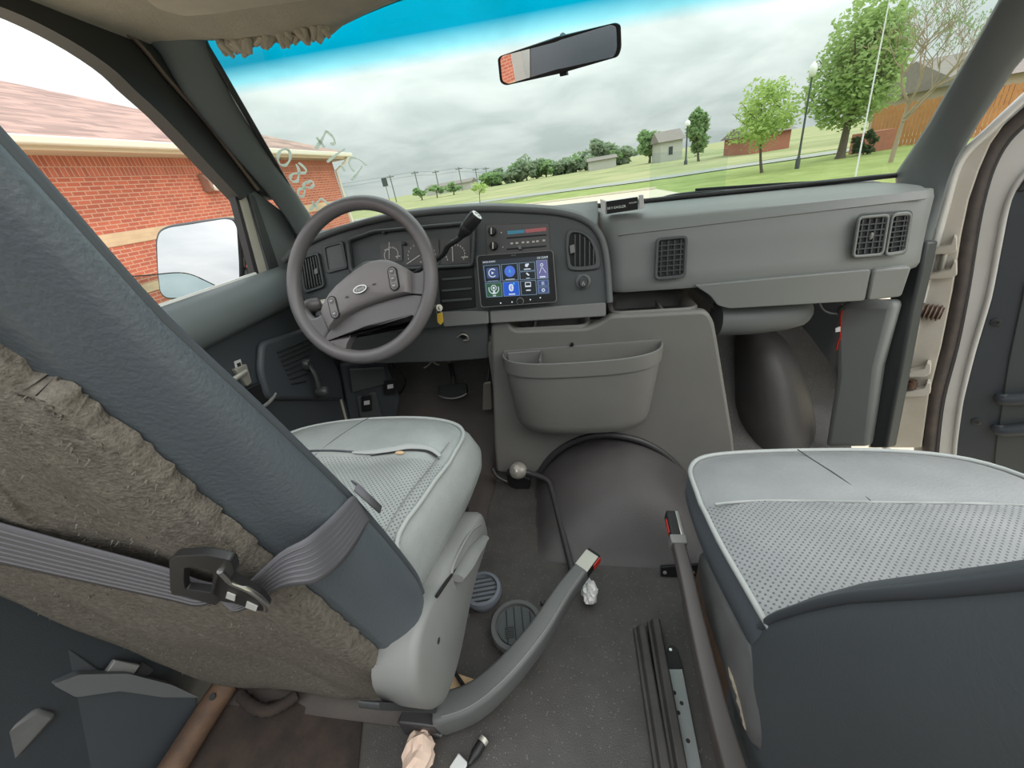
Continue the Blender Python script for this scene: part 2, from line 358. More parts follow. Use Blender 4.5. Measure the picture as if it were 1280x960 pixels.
# headliner over the windshield ---------------------------------------------
rnd = random.Random(4)
def edge(x):
    d = .0
    if -.70 < x < -.40: d = .022*sin((x+.7)*34)**2*(.4 + .6*rnd.random())
    return d
hl = MB(); NX = 70; rows = [[], [], [], [], []]
for i in range(NX+1):
    x = -.85 + 1.70*i/NX; q = wsp(max(-1, min(1, x/.72)), 1.0); e = edge(x); dr = -.02*max(0, (abs(x)-.70)/.15)**2
    sag = .022*math.exp(-((x+.58)/.14)**2) + .012*math.exp(-((x+.42)/.10)**2)
    rows[0].append(V((x, q.y+.05, q.z+.035))); rows[1].append(V((x, q.y+.012+e*.3, q.z+.006-sag-e)))
    rows[2].append(V((x, q.y-.03, q.z-.002-sag*.8))); rows[3].append(V((x, q.y-.13, q.z+.02-sag*.3 + dr))); rows[4].append(V((x, q.y-.42, q.z+.05 + dr)))
hl.loft(rows, closed=False); ob = hl.build('ceiling', M['headliner'], smooth=70, solid=.012)
tag(ob, 'tan felt headliner, torn along the windshield edge', kind='structure')
tuft = MB()
for k in range(46):
    x = -.68 + .22*rnd.random(); q = wsp(x/.72, 1.0); z0 = q.z-.015
    tuft.tube([V((x, q.y-.01, z0)), V((x+.01*rnd.uniform(-1,1), q.y-.012+.008*rnd.uniform(-1,1), z0-.012)), V((x+.014*rnd.uniform(-1,1), q.y-.01, z0-.018-.016*rnd.random()))], [.009,.008,.004], 6)
tuft.build('torn_fringe', M['headliner'], ob, smooth=60)
lpn = [at(u, v, z=1.19) for u, v in [(176,-30),(182,0),(200,13),(231,21),(269,18),(312,11),(397,-1),(470,-30)]]
MB().prism(rpoly(lpn, .01), Z*.012).build('loose_panel', mat('beige_headliner_board', (.62,.55,.45), .9, noise=(20,.25,(.52,.46,.37))), ob, bevel=.004)
# side and back of the load area (seen in the mirror) -------------------------
MB().box((-.90,-2.6,-.05), (-.84,-.75,1.25)).build('wall_left', M['door'], bevel=.01)['kind'] = 'structure'
MB().box((.84,-2.6,-.05), (.90,-1.35,1.25)).build('wall_right', M['door'], bevel=.01)['kind'] = 'structure'
wb = MB(); wb.box((-.9,-2.66,-.05), (.9,-2.6,.55)); wb.box((-.9,-2.66,.55), (-.45,-2.6,1.3)); wb.box((.5,-2.66,.55), (.9,-2.6,1.3)); wb.box((-.5,-2.66,.98), (.52,-2.6,1.3))
wb.build('wall_back', M['door'], bevel=.01)['kind'] = 'structure'
MB().box((-.9,-2.6,-.06), (.9,-.9,0)).build('floor_rear', M['mat'], bevel=.004)['kind'] = 'structure'
bp = MB().loft([[V((-.90+.02*k*0, -.02-.0*k, z)) + V((dx_,dy_,0)) for dx_,dy_ in ((0,0),(.075,.0),(.085,.05),(.06,.09),(0,.09))] for k, z in enumerate((-.05,.4,.8,1.1,1.26))]); bp.build('trim_10', M['white'], smooth=50)['kind'] = 'structure'
MB().box((-.87,-.9,-.04), (-.835,.98,.14)).build('trim_11', M['door'], bevel=.004)['kind'] = 'structure'
MB().box((.822,1.24,-.02), (.845,1.42,.70)).build('wall_right_side', M['door'], bevel=.004)['kind'] = 'structure'
MB().box((-.87,.95,-.02), (-.835,1.42,.66)).build('wall_left_front', M['door'], bevel=.004)['kind'] = 'structure'
MB().box((-.9,-2.6,1.28), (.9,-1.5,1.32)).build('ceiling_rear', M['headliner'], bevel=.005)['kind'] = 'structure'

# ================================================================== DRIVER DOOR
d1 = empty('door_1', (-.82, 1.0, 0), 'closed driver door with its window rolled down', kind='structure')
DP = Plane((-.80, 1, .5), (1, 0, 0))
DI = Plane((-.815, 1, .5), (1, 0, 0))
# inner panel
b = MB(); y0, y1 = .05, 1.06
def dsec(y): return [(-.90,.72),(-.835,.735),(-.800,.722),(-.782,.685),(-.785,.655),(-.805,.635),(-.812,.60),(-.812,.12),(-.90,.12)]
b.loft([[V((px, y + (0 if pz > .3 else .02), pz)) for px, pz in dsec(y)] for y in (y0, .3, .6, .9, y1)])
b.build('door_panel', M['door'], d1, smooth=30)
s_ = MB(); s_.loft([[V((px, y, pz)) for px, pz in [(-.842,.737),(-.82,.742),(-.798,.727),(-.778,.688),(-.780,.654),(-.80,.636),(-.83,.64)]] for y in (y0, .4, .8, .98, y1)])
s_.build('sill_cap', M['sill'], d1, smooth=60)
MB().tube([V((-.842, y0, .737)), V((-.842, .95, .737))], .011, 6, flat=.6).build('belt_seal', M['rubber'], d1, smooth=50)
MB().tube([V((-.827, y0, .741)), V((-.827, .93, .741))], .006, 6).build('belt_molding', M['white'], d1, smooth=50)
# raised bolster with armrest pull
bol = [(330,432),(370,412),(395,405),(412,440),(416,480),(360,500),(340,505),(332,520),(310,520),(297,512),(318,480),(322,455)]
bo = MB().prism(rpoly(DI.poly([(318,428),(345,420),(392,404),(420,470),(424,500),(350,500),(326,500),(316,465)]), .02), X*.022)
bo.build('bolster', M['door'], d1, bevel=.012, seg=3)
for k in range(8):
    u0, v0, u1, v1 = 337+2.6*k, 441+5.6*k, 384-1.5*k, 421+6.2*k+k*k*.25
    a, c = DI.px(u0, v0, .0225), DI.px(u1, v1, .0225)
    MB().tube([a, c], .0042, 6, flat=.6).build('speaker_slot', M['dark'], d1, smooth=60)
cr_ = empty('window_crank', DI.px(372, 457)); cr_.parent = d1; cr_.matrix_parent_inverse = wmat(d1).inverted()
p0, p1 = DI.px(373, 456, .03), DI.px(382, 490, .045)
MB().lathe(p0 - X*.01, X, [(0,0),(.018,0),(.018,.012),(.012,.02),(0,.02)], 18).build('boss', M['slat'], cr_, smooth=50)
MB().tube(spl([p0+X*.005, p0+(p1-p0)*.4+X*.012, p1+X*.004], 6), [.009]*4+[.0105]*5+[.012]*4, 10, flat=.6).build('arm', M['slat'], cr_, smooth=60)
MB().lathe(p1 - X*.004, X, [(0,0),(.014,0),(.0165,.012),(.015,.03),(.009,.036),(0,.036)], 16).build('knob', M['slat'], cr_, smooth=50)
ph = MB().prism(rpoly(DI.poly([(300,487),(322,477),(338,476),(340,492),(330,505),(312,512)]), .01), X*.012)
ph.build('door_handle', M['black'], d1, bevel=.004)
MB().tube(spl([DI.px(u, v, .02) for u, v in [(296,505),(312,512),(328,503),(336,492)]], 5), .005, 8).build('pull_lever', M['strip'], d1, smooth=60)
MB().prism(rpoly(DI.poly([(288,462),(303,455),(310,478),(304,483),(296,472)]), .004), X*.012).build('latch_bracket', M['zinc'], d1, bevel=.002)
MB().tube([DI.px(298, 465, .02), DI.px(283, 474, .022), DI.px(255, 492, .02)], .0065, 8).build('latch_rod', M['zinc'], d1, smooth=60)
MB().prism(DI.poly([(291,452),(299,449),(302,462),(294,465)]), X*.004).build('lock_plate', M['lightgrey'], d1)
MB().prism(DI.poly([(294,454.5),(298,453),(299.5,459),(295.5,460.5)], .0041), X*.002).build('lock_slot', M['dark'], d1)
MB().lathe(DI.px(260,446), X, [(0,0),(.004,0),(.004,.005),(0,.005)], 10).build('screw', M['dark'], d1)
MB().tube([DI.px(411, 452, .004), DI.px(422, 490, .004), DI.px(434, 535, .004)], .0045, 6).build('edge_strip', M['cream'], d1, smooth=60)
# window frame of the door (upper, slanting channel) on x = -0.83
DF = Plane((-.83, 1, .9), (1, 0, 0))
outer_e = [(-60,-35),(60,-8),(130,15),(200,58),(262,128),(318,205),(352,262)]
fr_in = [(-60,-10),(0,10),(52,33),(100,60),(140,88),(165,112),(200,144),(240,186),(272,220),(300,250)]
fr_mid = [(-60,-42),(30,-12),(90,12),(150,40),(176,64),(200,94),(226,123),(250,150),(280,188),(306,222),(318,238)]
fr_out = [(-60,-60),(60,-12),(110,8),(162,32),(180,44),(194,59),(231,119),(256,150),(281,181),(322,228),(338,250)]
def band(a, c, k=24):
    A = spl([DF.px(u, v) for u, v in a], 6); C_ = spl([DF.px(u, v) for u, v in c], 6)
    def samp(P, t):
        f = t*(len(P)-1); i = min(int(f), len(P)-2); return P[i] + (P[i+1]-P[i])*(f-i)
    return [samp(A, i/k) for i in range(k+1)], [samp(C_, i/k) for i in range(k+1)]
def strip(a, c, x0, d):
    A, C_ = band(a, c); m = MB()
    return m.loft([[p + X*x0, q + X*x0, q + X*(x0+d), p + X*(x0+d)] for p, q in zip(A, C_)])
strip(fr_in, fr_mid, -.03, .035).build('window_frame', M['rubber'], d1, smooth=40)
strip(fr_mid, fr_out, -.03, .045).build('frame_trim', M['slat'], d1, smooth=40)
A, C_ = band(fr_in, fr_mid)
MB().tube([p + (q-p)*.98 + X*.012 for p, q in zip(A, C_)], .0045, 6).build('frame_bead', M['boot'], d1, smooth=60)
# glass run channel, mirror sail and lowered pane
MB().prism(DF.poly([(297,238),(306,236),(342,366),(333,370)], -.02), X*.02).build('glass_channel', M['cream'], d1, bevel=.002)
MB().prism(DF.poly([(292,232),(297,238),(333,370),(328,372)], -.022), X*.018).build('channel_seal', M['rubber'], d1)
MB().prism(DF.poly([(306,234),(318,238),(350,262),(378,300),(378,352),(342,364)], -.02), X*.022).build('mirror_sail', M['pillar'], d1, bevel=.004)
MB().prism(DF.poly([(307,240),(316,246),(352,350),(342,358)], .0), X*.008).build('sail_seal', M['slat'], d1, bevel=.003)
pane = [(-20,352),(60,352),(140,347),(185,344),(220,341),(240,344),(262,354),(290,368),(322,384),(300,420),(0,470),(-20,470)]
PG_ = Plane((-.845, 1, .8), (1, 0, 0))
pp = MB().prism([PG_.px(u, v) for u, v in pane], X*.004); pp.build('window_pane', M['sideglass'], d1)
MB().tube(spl([PG_.px(u, v, .002) for u, v in pane[:9]], 5), .0012, 5).build('pane_edge', M['slat'], d1)
# outside mirror -------------------------------------------------------------
mc = at(249, 322, x=-1.08); nrm = V((.20,-1.0,.13)).normalized(); MP = Plane(mc, nrm)
sm = empty('side_mirror', mc - Z*.14, 'black framed door mirror reflecting white cloud outside the driver window', 'mirror')
ol = [(193,300),(197,287),(210,281),(250,275),(284,271),(294,273),(299,282),(303,330),(303,356),(299,362),(270,367),(222,375),(206,374),(199,367),(195,340)]
P_ = MP.poly(ol); P_ = rpoly(P_, .02, 3)
MB().prism(P_, -MP.n*.02).build('housing', M['slat'], sm, bevel=.006)
MB().loft([[p - MP.n*.02 for p in P_], [p - MP.n*.06 for p in shrink(P_, .03)], [p - MP.n*.075 for p in shrink(P_, .08)]]).build('shell', M['slat'], sm, smooth=50)
MB().prism(shrink(P_, .008), MP.n*.002).build('mirror_glass', M['mirror'], sm)
MB().tube(spl([MP.px(300, 316, -.01), at(312, 318, x=-.95), at(330, 322, x=-.86)], 6), .011, 8).build('mirror_arm', M['slat'], sm, smooth=60)
MB().tube(spl([MP.px(302, 345, -.02), at(318, 345, x=-.95), at(326, 352, x=-.87)], 6), .013, 8, flat=1.8).build('mirror_bracket', M['slat'], sm, smooth=60)

# ================================================================== PASSENGER SIDE: JAMB AND OPEN DOOR
jb = empty('trim_3', (.86, 1.1, 0), 'white painted door jamb with hinges right of the dash', kind='structure')
JP = Plane((.90, 1.11, .5), (-.6, -.8, 0))
jam = MB().prism(JP.poly([(1194,205),(1238,163),(1284,117),(1294,118),(1262,146),(1238,180),(1224,212),(1211,250),(1202,292),(1191,362),(1177,432),(1161,495),(1152,560),(1085,560),(1118,450),(1138,360),(1165,260)]), -JP.n*.02)
jam.build('jamb_panel', M['cream'], jb, bevel=.003)
MB().tube(spl([JP.px(u, v, .004) for u, v in [(1285,118),(1240,160),(1200,200),(1182,255),(1160,340),(1136,440),(1108,560)]], 5), .009, 8).build('pillar_flange', M['white'], jb, smooth=60)
for v0 in (308, 338):
    h = MB().prism(JP.poly([(1160,v0+3),(1189,v0-5),(1193,v0-16),(1197,v0-14),(1197,v0+2),(1190,v0+6),(1160,v0+8)], .002), JP.n*.028); h.build('hinge_leaf', M['cream'], jb, bevel=.002)
MB().tube([JP.px(1182, 310, .012), JP.px(1177, 338, .012)], .007, 8).build('hinge_pin', M['zinc'], jb, smooth=60)
for v0 in (460, 484):
    h = MB().prism(JP.poly([(1126,v0+2),(1156,v0-4),(1160,v0-12),(1165,v0-10),(1164,v0+2),(1157,v0+6),(1126,v0+7)], .002), JP.n*.028); h.build('hinge_leaf', M['cream'], jb, bevel=.002)
MB().lathe(JP.px(1141, 476, .022), V((0,0,1)), [(0,-.012),(.011,-.012),(.011,.004),(.008,.004),(.008,.012),(0,.012)], 14).build('hinge_bushing', M['rust'], jb, smooth=40)
bt = [JP.px(1134 + 44*k/40, 384 + 6*k/40, .014) for k in range(41)]
MB().tube(bt, [.0175 + .004*sin(k*1.25) for k in range(41)], 12).build('wiring_boot', M['boot'], jb, smooth=60)
# the opened door
d2 = empty('door_2', (1.0, 1.02, 0), 'passenger door standing open, its dark inner panel screwed to a white frame', kind='structure')
OP = Plane((.97, 1.075, .5), (-.62, -.78, 0))
inn = [(1330,60),(1300,100),(1284,128),(1268,158),(1252,196),(1236,250),(1228,300),(1216,370),(1200,450),(1186,520),(1180,560)]
def obar(a, c, d0, d1_, name, m_, par=d2, bev=.0):
    A = spl([OP.px(u, v) for u, v in a], 4); C_ = spl([OP.px(u, v) for u, v in c], 4)
    return MB().loft([[p + OP.n*d0, q + OP.n*d0, q + OP.n*d1_, p + OP.n*d1_] for p, q in zip(A, C_)]).build(name, m_, par, smooth=35, bevel=bev)
ws_ = [(1400,40),(1330,102),(1280,145),(1250,174),(1232,206),(1220,245),(1211,290),(1200,360),(1186,430),(1169,495),(1162,550),(1160,580)]
e0 = [(u-14, v-4) for u, v in ws_]
e1 = [(u+6, v+2) for u, v in ws_]
e1b = [(u+13, v+4) for u, v in ws_]
e3 = [(1440,110),(1390,140),(1340,170),(1306,200),(1280,228),(1264,262),(1254,310),(1242,372),(1222,440),(1208,500),(1201,550),(1199,580)]
obar([(u-5, v-2) for u, v in e0], e1, -.10, -.014, 'door_edge', M['white'])
A = spl([OP.px(u, v, .003) for u, v in ws_], 4); MB().tube(A, .0135, 8).build('weatherstrip', M['brownseal'], d2, smooth=60)
A = spl([OP.px(u+9, v+3, -.002) for u, v in ws_], 4); MB().tube(A, .007, 8).build('seal_lip', M['rubber'], d2, smooth=60)
obar(e1b, e3, -.03, .002, 'door_frame', M['white'])
A = spl([OP.px(u-5, v-2, .004) for u, v in e3], 4); MB().tube(A, .007, 8).build('frame_lip', M['white'], d2, smooth=60)
pn = OP.poly([(1264,236),(1400,214),(1400,640),(1186,640),(1194,556),(1202,500),(1218,440),(1238,372),(1250,310)])
MB().prism(pn, OP.n*.010).build('inner_panel', M['door'], d2, bevel=.004)
up_ = OP.poly([(1292,205),(1400,160),(1400,222),(1269,240)]); MB().prism(up_, OP.n*.014).build('upper_panel', M['slat'], d2, bevel=.004)
rc = OP.poly([(1284,338),(1400,318),(1400,640),(1240,640),(1244,560),(1260,452)]); rc = rpoly(rc, .03)
MB().prism([p + OP.n*.0101 for p in rc], OP.n*.004).build('recess', M['bezel'], d2, bevel=.003)
for k, v0 in enumerate((492, 530)):
    A = [OP.px(1256-4*k, v0, .014), OP.px(1266-4*k, v0+3, .022), OP.px(1400, v0-14, .024)]
    MB().tube(spl(A, 6), .016, 10).build('map_rib', M['door'], d2, smooth=60)
for u, v in ((1246,401),(1221,525)):
    MB().lathe(OP.px(u, v, .010), OP.n, [(0,0),(.0105,0),(.0095,.003),(.004,.004),(.0035,.002),(0,.002)], 16).build('screw', M['slat'], d2, smooth=40)
# pillar foot trim and kick panel right
kp = MB(); K = Plane((.80, 1, .4), (-1, -.25, 0))
MB().prism([K.px(u, v) for u, v in [(1108,302),(1159,302),(1150,345),(1140,388),(1125,470),(1108,560),(1086,560),(1098,450),(1112,385)]], -K.n*.03).build('trim_4', M['slat'], bevel=.006)['kind'] = 'structure'
KK = Plane((.74, 1.05, .3), (-.75, -.66, 0))
MB().prism(KK.poly([(1042,388),(1056,378),(1122,378),(1100,460),(1088,560),(1030,560),(1044,470)]), -KK.n*.05).build('trim_5', M['pass'], bevel=.018, seg=3)['kind'] = 'structure'
kb = MB(); kb.grid(lambda a, b_: V((.45 + .38*a, 1.38 - .12*a*a, .05 + .62*b_)), 8, 6); kb.build('wall_right_front', M['door'], smooth=60, solid=.01)['kind'] = 'structure'
# ================================================================== DASHBOARD
db = empty('dashboard', (0, 1.05, .5), 'long charcoal dashboard with instrument bezel and air vents under the windshield', 'dashboard')
BZ = Plane((0, 1.0, .65), (0, -1, .28)); PF = Plane((.4, 1.0, .64), (0, -1, .17)); PGB = Plane((.5, 1.0, .57), (0, -1, -.10))
bz = [(350,352),(356,326),(372,311),(400,297),(430,286),(480,273),(540,265),(600,261),(650,262),(700,266),(732,276),(750,295),(758,325),(762,378),(757,380),(613,404),(555,409),(500,416),(420,402),(362,376)]
BP = rpoly(BZ.poly(bz), .012, 2)
MB().prism(BP, -BZ.n*.05).build('bezel', M['bezel'], db, bevel=.006)
top_px = bz[1:14]
T3 = spl([BZ.px(u, v) for u, v in top_px], 5)
MB().tube([p + BZ.n*.004 for p in T3], .0085, 8).build('bezel_lip', M['dash'], db, smooth=60)
A = [BZ.px(u, v) for u, v in bz[1:12]]
rows = [[p + V((0,.004,.004)) for p in A], [V((p.x, p.y+.045, p.z+.010)) for p in A], [V((p.x*1.02, max(1.16, p.y+.09), .812)) for p in A], [V((p.x*1.03, 1.285, .79)) for p in A]]
MB().loft([spl(r, 4) for r in rows], closed=False).build('driver_top_pad', M['dash'], db, smooth=60, solid=.006, off=-1)
# passenger pad: one profile carried across, rounded at both ends
rings = []
for x, sy, cz in [(.058,.085,1),(.062,.06,1),(.072,.03,1),(.09,.010,1),(.115,.0,1),(.25,0,1),(.40,0,1),(.55,0,1),(.68,.0,1),(.735,.006,1),(.760,.02,.985),(.776,.05,.965),(.782,.085,.94)]:
    s = (x-.1)/.6; zc, zt = .741+.017*s, .785-.004*s; lift = .0144*max(0, x-.3)
    prof = [(1.285,.784),(1.20,zt),(1.12,zt),(1.075,zt-.002),(1.052,zt-.009),(1.038,(zt+zc)/2+.004),(1.031,zc+.003),(1.0290,zc),(1.020,.70),(1.010,.65+lift*.5),(1.003,.618+lift),(1.008,.606+lift),(1.03,.600+lift),(1.20,.600)]
    rings.append([V((x, min(y+sy, 1.29), .70+(z-.70)*cz)) for y, z in prof])
MB().loft(rings).build('passenger_pad', M['pass'], db, smooth=50)
MB().tube([V((x, 1.0292, .7413+.017*(x-.1)/.6)) for x in [.10+.63*k/20 for k in range(21)]], .0022, 5).build('pad_seam', M['strip'], db)
gb = rpoly(PGB.poly([(868,357),(1089,337),(1081,376),(912,386),(897,382),(888,370)]), .006, 2)
MB().prism(gb, -PGB.n*.05).build('glovebox_lid', M['pass'], db, bevel=.007, seg=3)
ep = rpoly(PGB.poly([(1092,337),(1140,333),(1127,371),(1084,376)], .001), .006, 2)
MB().prism(ep, -PGB.n*.06).build('end_panel', M['pass'], db, bevel=.008, seg=3)
MB().prism(PGB.poly([(866,362),(884,366),(896,386),(899,396),(886,384)], -.04), -PGB.n*.05).build('lower_gap', M['dark'], db)
duct = MB().tube(spl([at(895,398,y=1.07), at(940,396,y=1.075), at(985,390,y=1.09), at(1003,386,y=1.12)], 6), [.048]*12+[.047,.046,.045,.04,.034,.02,.004], 16, flat=.95)
duct.build('lower_duct', M['dash'], db, smooth=60)
def quad(pl, c4, off=0.0):
    """bilinear patch of a plane between four corners tl, tr, br, bl -> function (s, t, extra offset)"""
    a, b, c, d = [pl.px(u, v, off) for u, v in c4]
    return lambda s, t, o=0.0: (a*(1-s)+b*s)*(1-t) + (d*(1-s)+c*s)*t + pl.n*o
def qpoly(q, s0, t0, s1, t1, o=0.0): return [q(s0,t0,o), q(s1,t0,o), q(s1,t1,o), q(s0,t1,o)]
def grille(pl, c4, name, fm, nv, nh, rim=.12, off=.002, depth=.007, label=None, shape=None):
    q = quad(pl, c4, off); e = empty(name, q(.5,.5)); e.parent = db; e.matrix_parent_inverse = wmat(db).inverted()
    if label: e['label'] = label
    o_ = rpoly(qpoly(q, -rim, -rim*.8, 1+rim, 1+rim*.8), .012, 4); i_ = rpoly(qpoly(q, 0, 0, 1, 1), .006, 4)
    if shape: o_, i_ = shape
    MB().ringplate(o_, i_, pl.n*depth).build('vent_frame', fm, e, bevel=.002)
    MB().prism([p - pl.n*.001 for p in i_], pl.n*.0015).build('vent_cavity', M['dark'], e)
    m = MB()
    for k in range(nv):
        s = (k+.5)/nv if nv < 6 else (k+1)/(nv+1)
        m.prism([q(s-.028, .02), q(s+.028, .02), q(s+.028, .98), q(s-.028, .98)], pl.n*depth*.6)
    if nv: m.build('vent_slats', M['slat'], e)
    m = MB()
    for k in range(nh):
        t = (k+1)/(nh+1); m.prism([q(.02, t-.018), q(.98, t-.018), q(.98, t+.018), q(.02, t+.018)], pl.n*depth*.75)
    if nh: m.build('vent_bars', M['slat'], e)
    return e, q
e, q = grille(PF, [(823,301),(855,298),(853,343),(821,346)], 'air_vent', M['bezel'], 4, 6, label='square grid vent left of the passenger panel')
e, q = grille(PF, [(1073,274),(1106,271),(1099,316),(1066,319)], 'air_vent', M['pass'], 4, 5, rim=.10, label='movable grid of the vent by the right end')
MB().ball(q(.5,.5,.006), V((.004,.003,.008)), 10, 8).build('vent_tab', M['strip'], e, smooth=60)
e, q = grille(PF, [(1114,271),(1134,269),(1127,313),(1106,316)], 'air_vent', M['pass'], 2, 6, rim=.13, label='narrow fixed grid beside the vent by the right end')
ring_o = rpoly(PF.poly([(1071,267),(1140,262),(1131,318),(1061,324)], .002), .012, 4); ring_i = rpoly(PF.poly([(1074,270),(1137,265),(1128,315),(1065,321)], .002), .012, 4)
MB().ringplate(ring_o, ring_i, PF.n*.003).build('vent_surround', M['bezel'], db, bevel=.001)
# right half-arch vent of the bezel
arch_o = spl([BZ.px(u, v, .002) for u, v in [(708,292),(722,288),(738,296),(747,312),(750,332),(742,337),(716,338),(709,330)]], 4, True)
arch_i = spl([BZ.px(u, v, .002) for u, v in [(712,296),(723,292),(735,299),(742,313),(744,328),(738,332),(718,333),(713,327)]], 4, True)
e, q = grille(BZ, [(712,292),(744,290),(744,333),(713,334)], 'air_vent', M['bezel'], 0, 0, label='half-arch vent right of the touchscreen', shape=(arch_o, arch_i))
m = MB()
for k, (u, v0, v1) in enumerate([(718,294,333),(724,293,333),(730,297,333),(736,302,333),(741,311,332)]): m.prism(BZ.poly([(u,v0),(u+1.6,v0),(u+1.6,v1),(u,v1)], .002), BZ.n*.007)
m.build('vent_slats', M['slat'], e)
MB().prism(rpoly(BZ.poly([(712,308),(718,306),(719,316),(713,318)], .008), .002), BZ.n*.006).build('vent_tab', M['strip'], e, bevel=.001)
# left vent
e, q = grille(BZ, [(379,325),(398,319),(405,356),(384,363)], 'air_vent', M['bezel'], 0, 0, label='slatted vent at the left end behind the steering wheel')
m = MB()
for k in range(6): s = (k+.7)/6.2; m.prism([q(s-.035,.02), q(s+.035,.02), q(s+.035,.98), q(s-.035,.98)], BZ.n*.007)
m.build('vent_slats', M['slat'], e)
MB().prism(rpoly([q(.75,.45,.006), q(.95,.43,.006), q(.95,.6,.006), q(.75,.62,.006)], .002), BZ.n*.006).build('vent_tab', M['strip'], e, bevel=.001)
# blank pocket and instrument cluster
q = quad(BZ, [(406,309),(428,303),(434,334),(411,340)], .001)
MB().ringplate(rpoly(qpoly(q,-.08,-.06,1.08,1.06), .008), rpoly(qpoly(q,.06,.05,.94,.95), .006), BZ.n*.005).build('pocket_frame', M['bezel'], db, bevel=.0015)
MB().prism(qpoly(q, .03,.03,.97,.97), BZ.n*.001).build('pocket_floor', M['dash'], db)
cl_o = rpoly(BZ.poly([(436,300),(470,288),(590,277),(596,282),(594,334),(440,342)], .001), .012, 4)
cl_i = rpoly(BZ.poly([(440,303),(472,292),(588,282),(592,287),(590,330),(444,338)], .001), .010, 4)
MB().ringplate(cl_o, cl_i, BZ.n*.018).build('cluster_hood', M['bezel'], db, bevel=.004)
MB().prism(cl_i, BZ.n*.0012).build('cluster_back', M['bezel'], db)
ga = empty('gauge_cluster', BZ.px(530,315)); ga.parent = db; ga.matrix_parent_inverse = wmat(db).inverted()
for k, (c4, needle) in enumerate([([(476,306),(503,302),(504,326),(477,329)], ((488,303),(488,324))), ([(506,301),(549,299),(550,331),(507,332)], ((510,330),(528,318))), ([(551,300),(588,298),(589,329),(552,331)], ((566,300),(567,327)))]):
    q = quad(BZ, c4, .004)
    MB().prism(rpoly(qpoly(q, 0,0,1,1), .004), BZ.n*.001).build('gauge_face', M['gauge'], ga)
    a, c = BZ.px(*needle[0], .0065), BZ.px(*needle[1], .0065); d_ = (c-a).normalized(); s_ = BZ.n.cross(d_)
    MB().obox((a+c)/2, d_, s_, BZ.n, (c-a).length/2, .0012, .0006).build('gauge_needle', M['gaugemark'], ga)
    m = MB()
    rr = .62 if k != 1 else .78
    for j in range(15):
        an = radians(210 - 240*j/14); p = q(.5+.46*rr*cos(an)*1.1, .62-.62*rr*sin(an), .0012)
        m.obox(p, BZ.ax, BZ.ay, BZ.n, .0011, .0022, .0004)
    m.build('gauge_ticks', M['gaugemark'], ga)
    for s_, t_ in ((.2,.3),(.7,.72)) if k != 1 else ((.45,.85),):
        MB().prism(qpoly(q, s_, t_, s_+.22, t_+.05, .0012), BZ.n*.0004).build('gauge_print', M['gaugemark'], ga)
for u, v in ((482,291),(543,284),(507,305)):
    MB().lathe(BZ.px(u, v, .003), BZ.n, [(0,0),(.005,0),(.005,.012),(.003,.014),(0,.014)], 12).build('cluster_knob', M['slat'], db, smooth=40)
# slots under the cluster, heater panel, socket, trim strip
lo = rpoly(BZ.poly([(548,337),(592,333),(595,384),(552,389)], .001), .006)
MB().prism(lo, BZ.n*.003).build('slot_panel', M['black'], db, bevel=.001)
for v in (347, 361, 374): MB().prism(BZ.poly([(553,v+1),(590,v-2),(591,v+1),(554,v+4)], .004), BZ.n*.004).build('slot_lip', M['bezel'], db, bevel=.001)
hp = empty('heater_panel', BZ.px(645,298)); hp.parent = db; hp.matrix_parent_inverse = wmat(db).inverted()
q = quad(BZ, [(607,281),(686,279),(688,322),(609,324)], .001)
MB().prism(rpoly(qpoly(q, 0,0,1,1), .005), BZ.n*.003).build('panel_face', M['gauge'], hp, bevel=.001)
blue = mat('blue_print', (.06,.30,.45), .5); redp = mat('red_print', (.50,.14,.15), .5)
q2 = quad(BZ, [(634.5,289),(656,287.5),(656,291.5),(635,293.5)], .004); MB().prism(qpoly(q2, 0,0,1,1), BZ.n*.001).build('cold_scale', blue, hp)
q2 = quad(BZ, [(656.5,287),(683,284.5),(683,289),(657,291.5)], .004); MB().prism(qpoly(q2, 0,0,1,1), BZ.n*.001).build('hot_scale', redp, hp)
MB().prism(BZ.poly([(634,297),(683,293),(683,294.6),(634,298.6)], .004), BZ.n*.002).build('slider_slot', M['dark'], hp)
MB().prism(BZ.poly([(634,311),(683,307),(683,308.6),(634,312.6)], .004), BZ.n*.002).build('slider_slot', M['dark'], hp)
MB().prism(BZ.poly([(648,308),(652,307.6),(653,312),(649,312.6)], .004), BZ.n*.009).build('slider_tab', M['strip'], hp, bevel=.001)
for k, (u, v) in enumerate([(640,304.5),(646.5,304),(654,303.2),(660,303),(667,302.4),(672,301.8),(680,300.8)]):
    MB().prism(BZ.poly([(u-1.6,v-1),(u+1.6,v-1.2),(u+1.6,v+1),(u-1.6,v+1.2)], .004), BZ.n*.0006).build('mode_mark', M['gaugemark'], hp)
for u, v in ((616,290),(618,308)):
    MB().lathe(BZ.px(u, v, .004), BZ.n, [(0,0),(.0105,0),(.0095,.013),(.004,.014),(0,.014)], 16).build('rotary_knob', M['black'], hp, smooth=40)
    MB().prism(BZ.poly([(u-.8,v-4),(u+.8,v-4),(u+.8,v+4),(u-.8,v+4)], .018), BZ.n*.001).build('knob_line', M['gaugemark'], hp)
    for du, dv in ((-5,-2),(11,1)): MB().lathe(BZ.px(u+du, v+dv, .004), BZ.n, [(0,0),(.0016,0),(.0016,.0008),(0,.0008)], 8).build('dial_dot', M['lightgrey'], hp)
lz = BZ.px(729, 352, .001); li = empty('lighter_socket', lz); li.parent = db; li.matrix_parent_inverse = wmat(db).inverted()
MB().lathe(lz, BZ.n, [(.019,0),(.019,.004),(.015,.007),(.013,.007),(.013,.002),(0,.002)], 24).build('socket_ring', M['dash'], li, smooth=40)
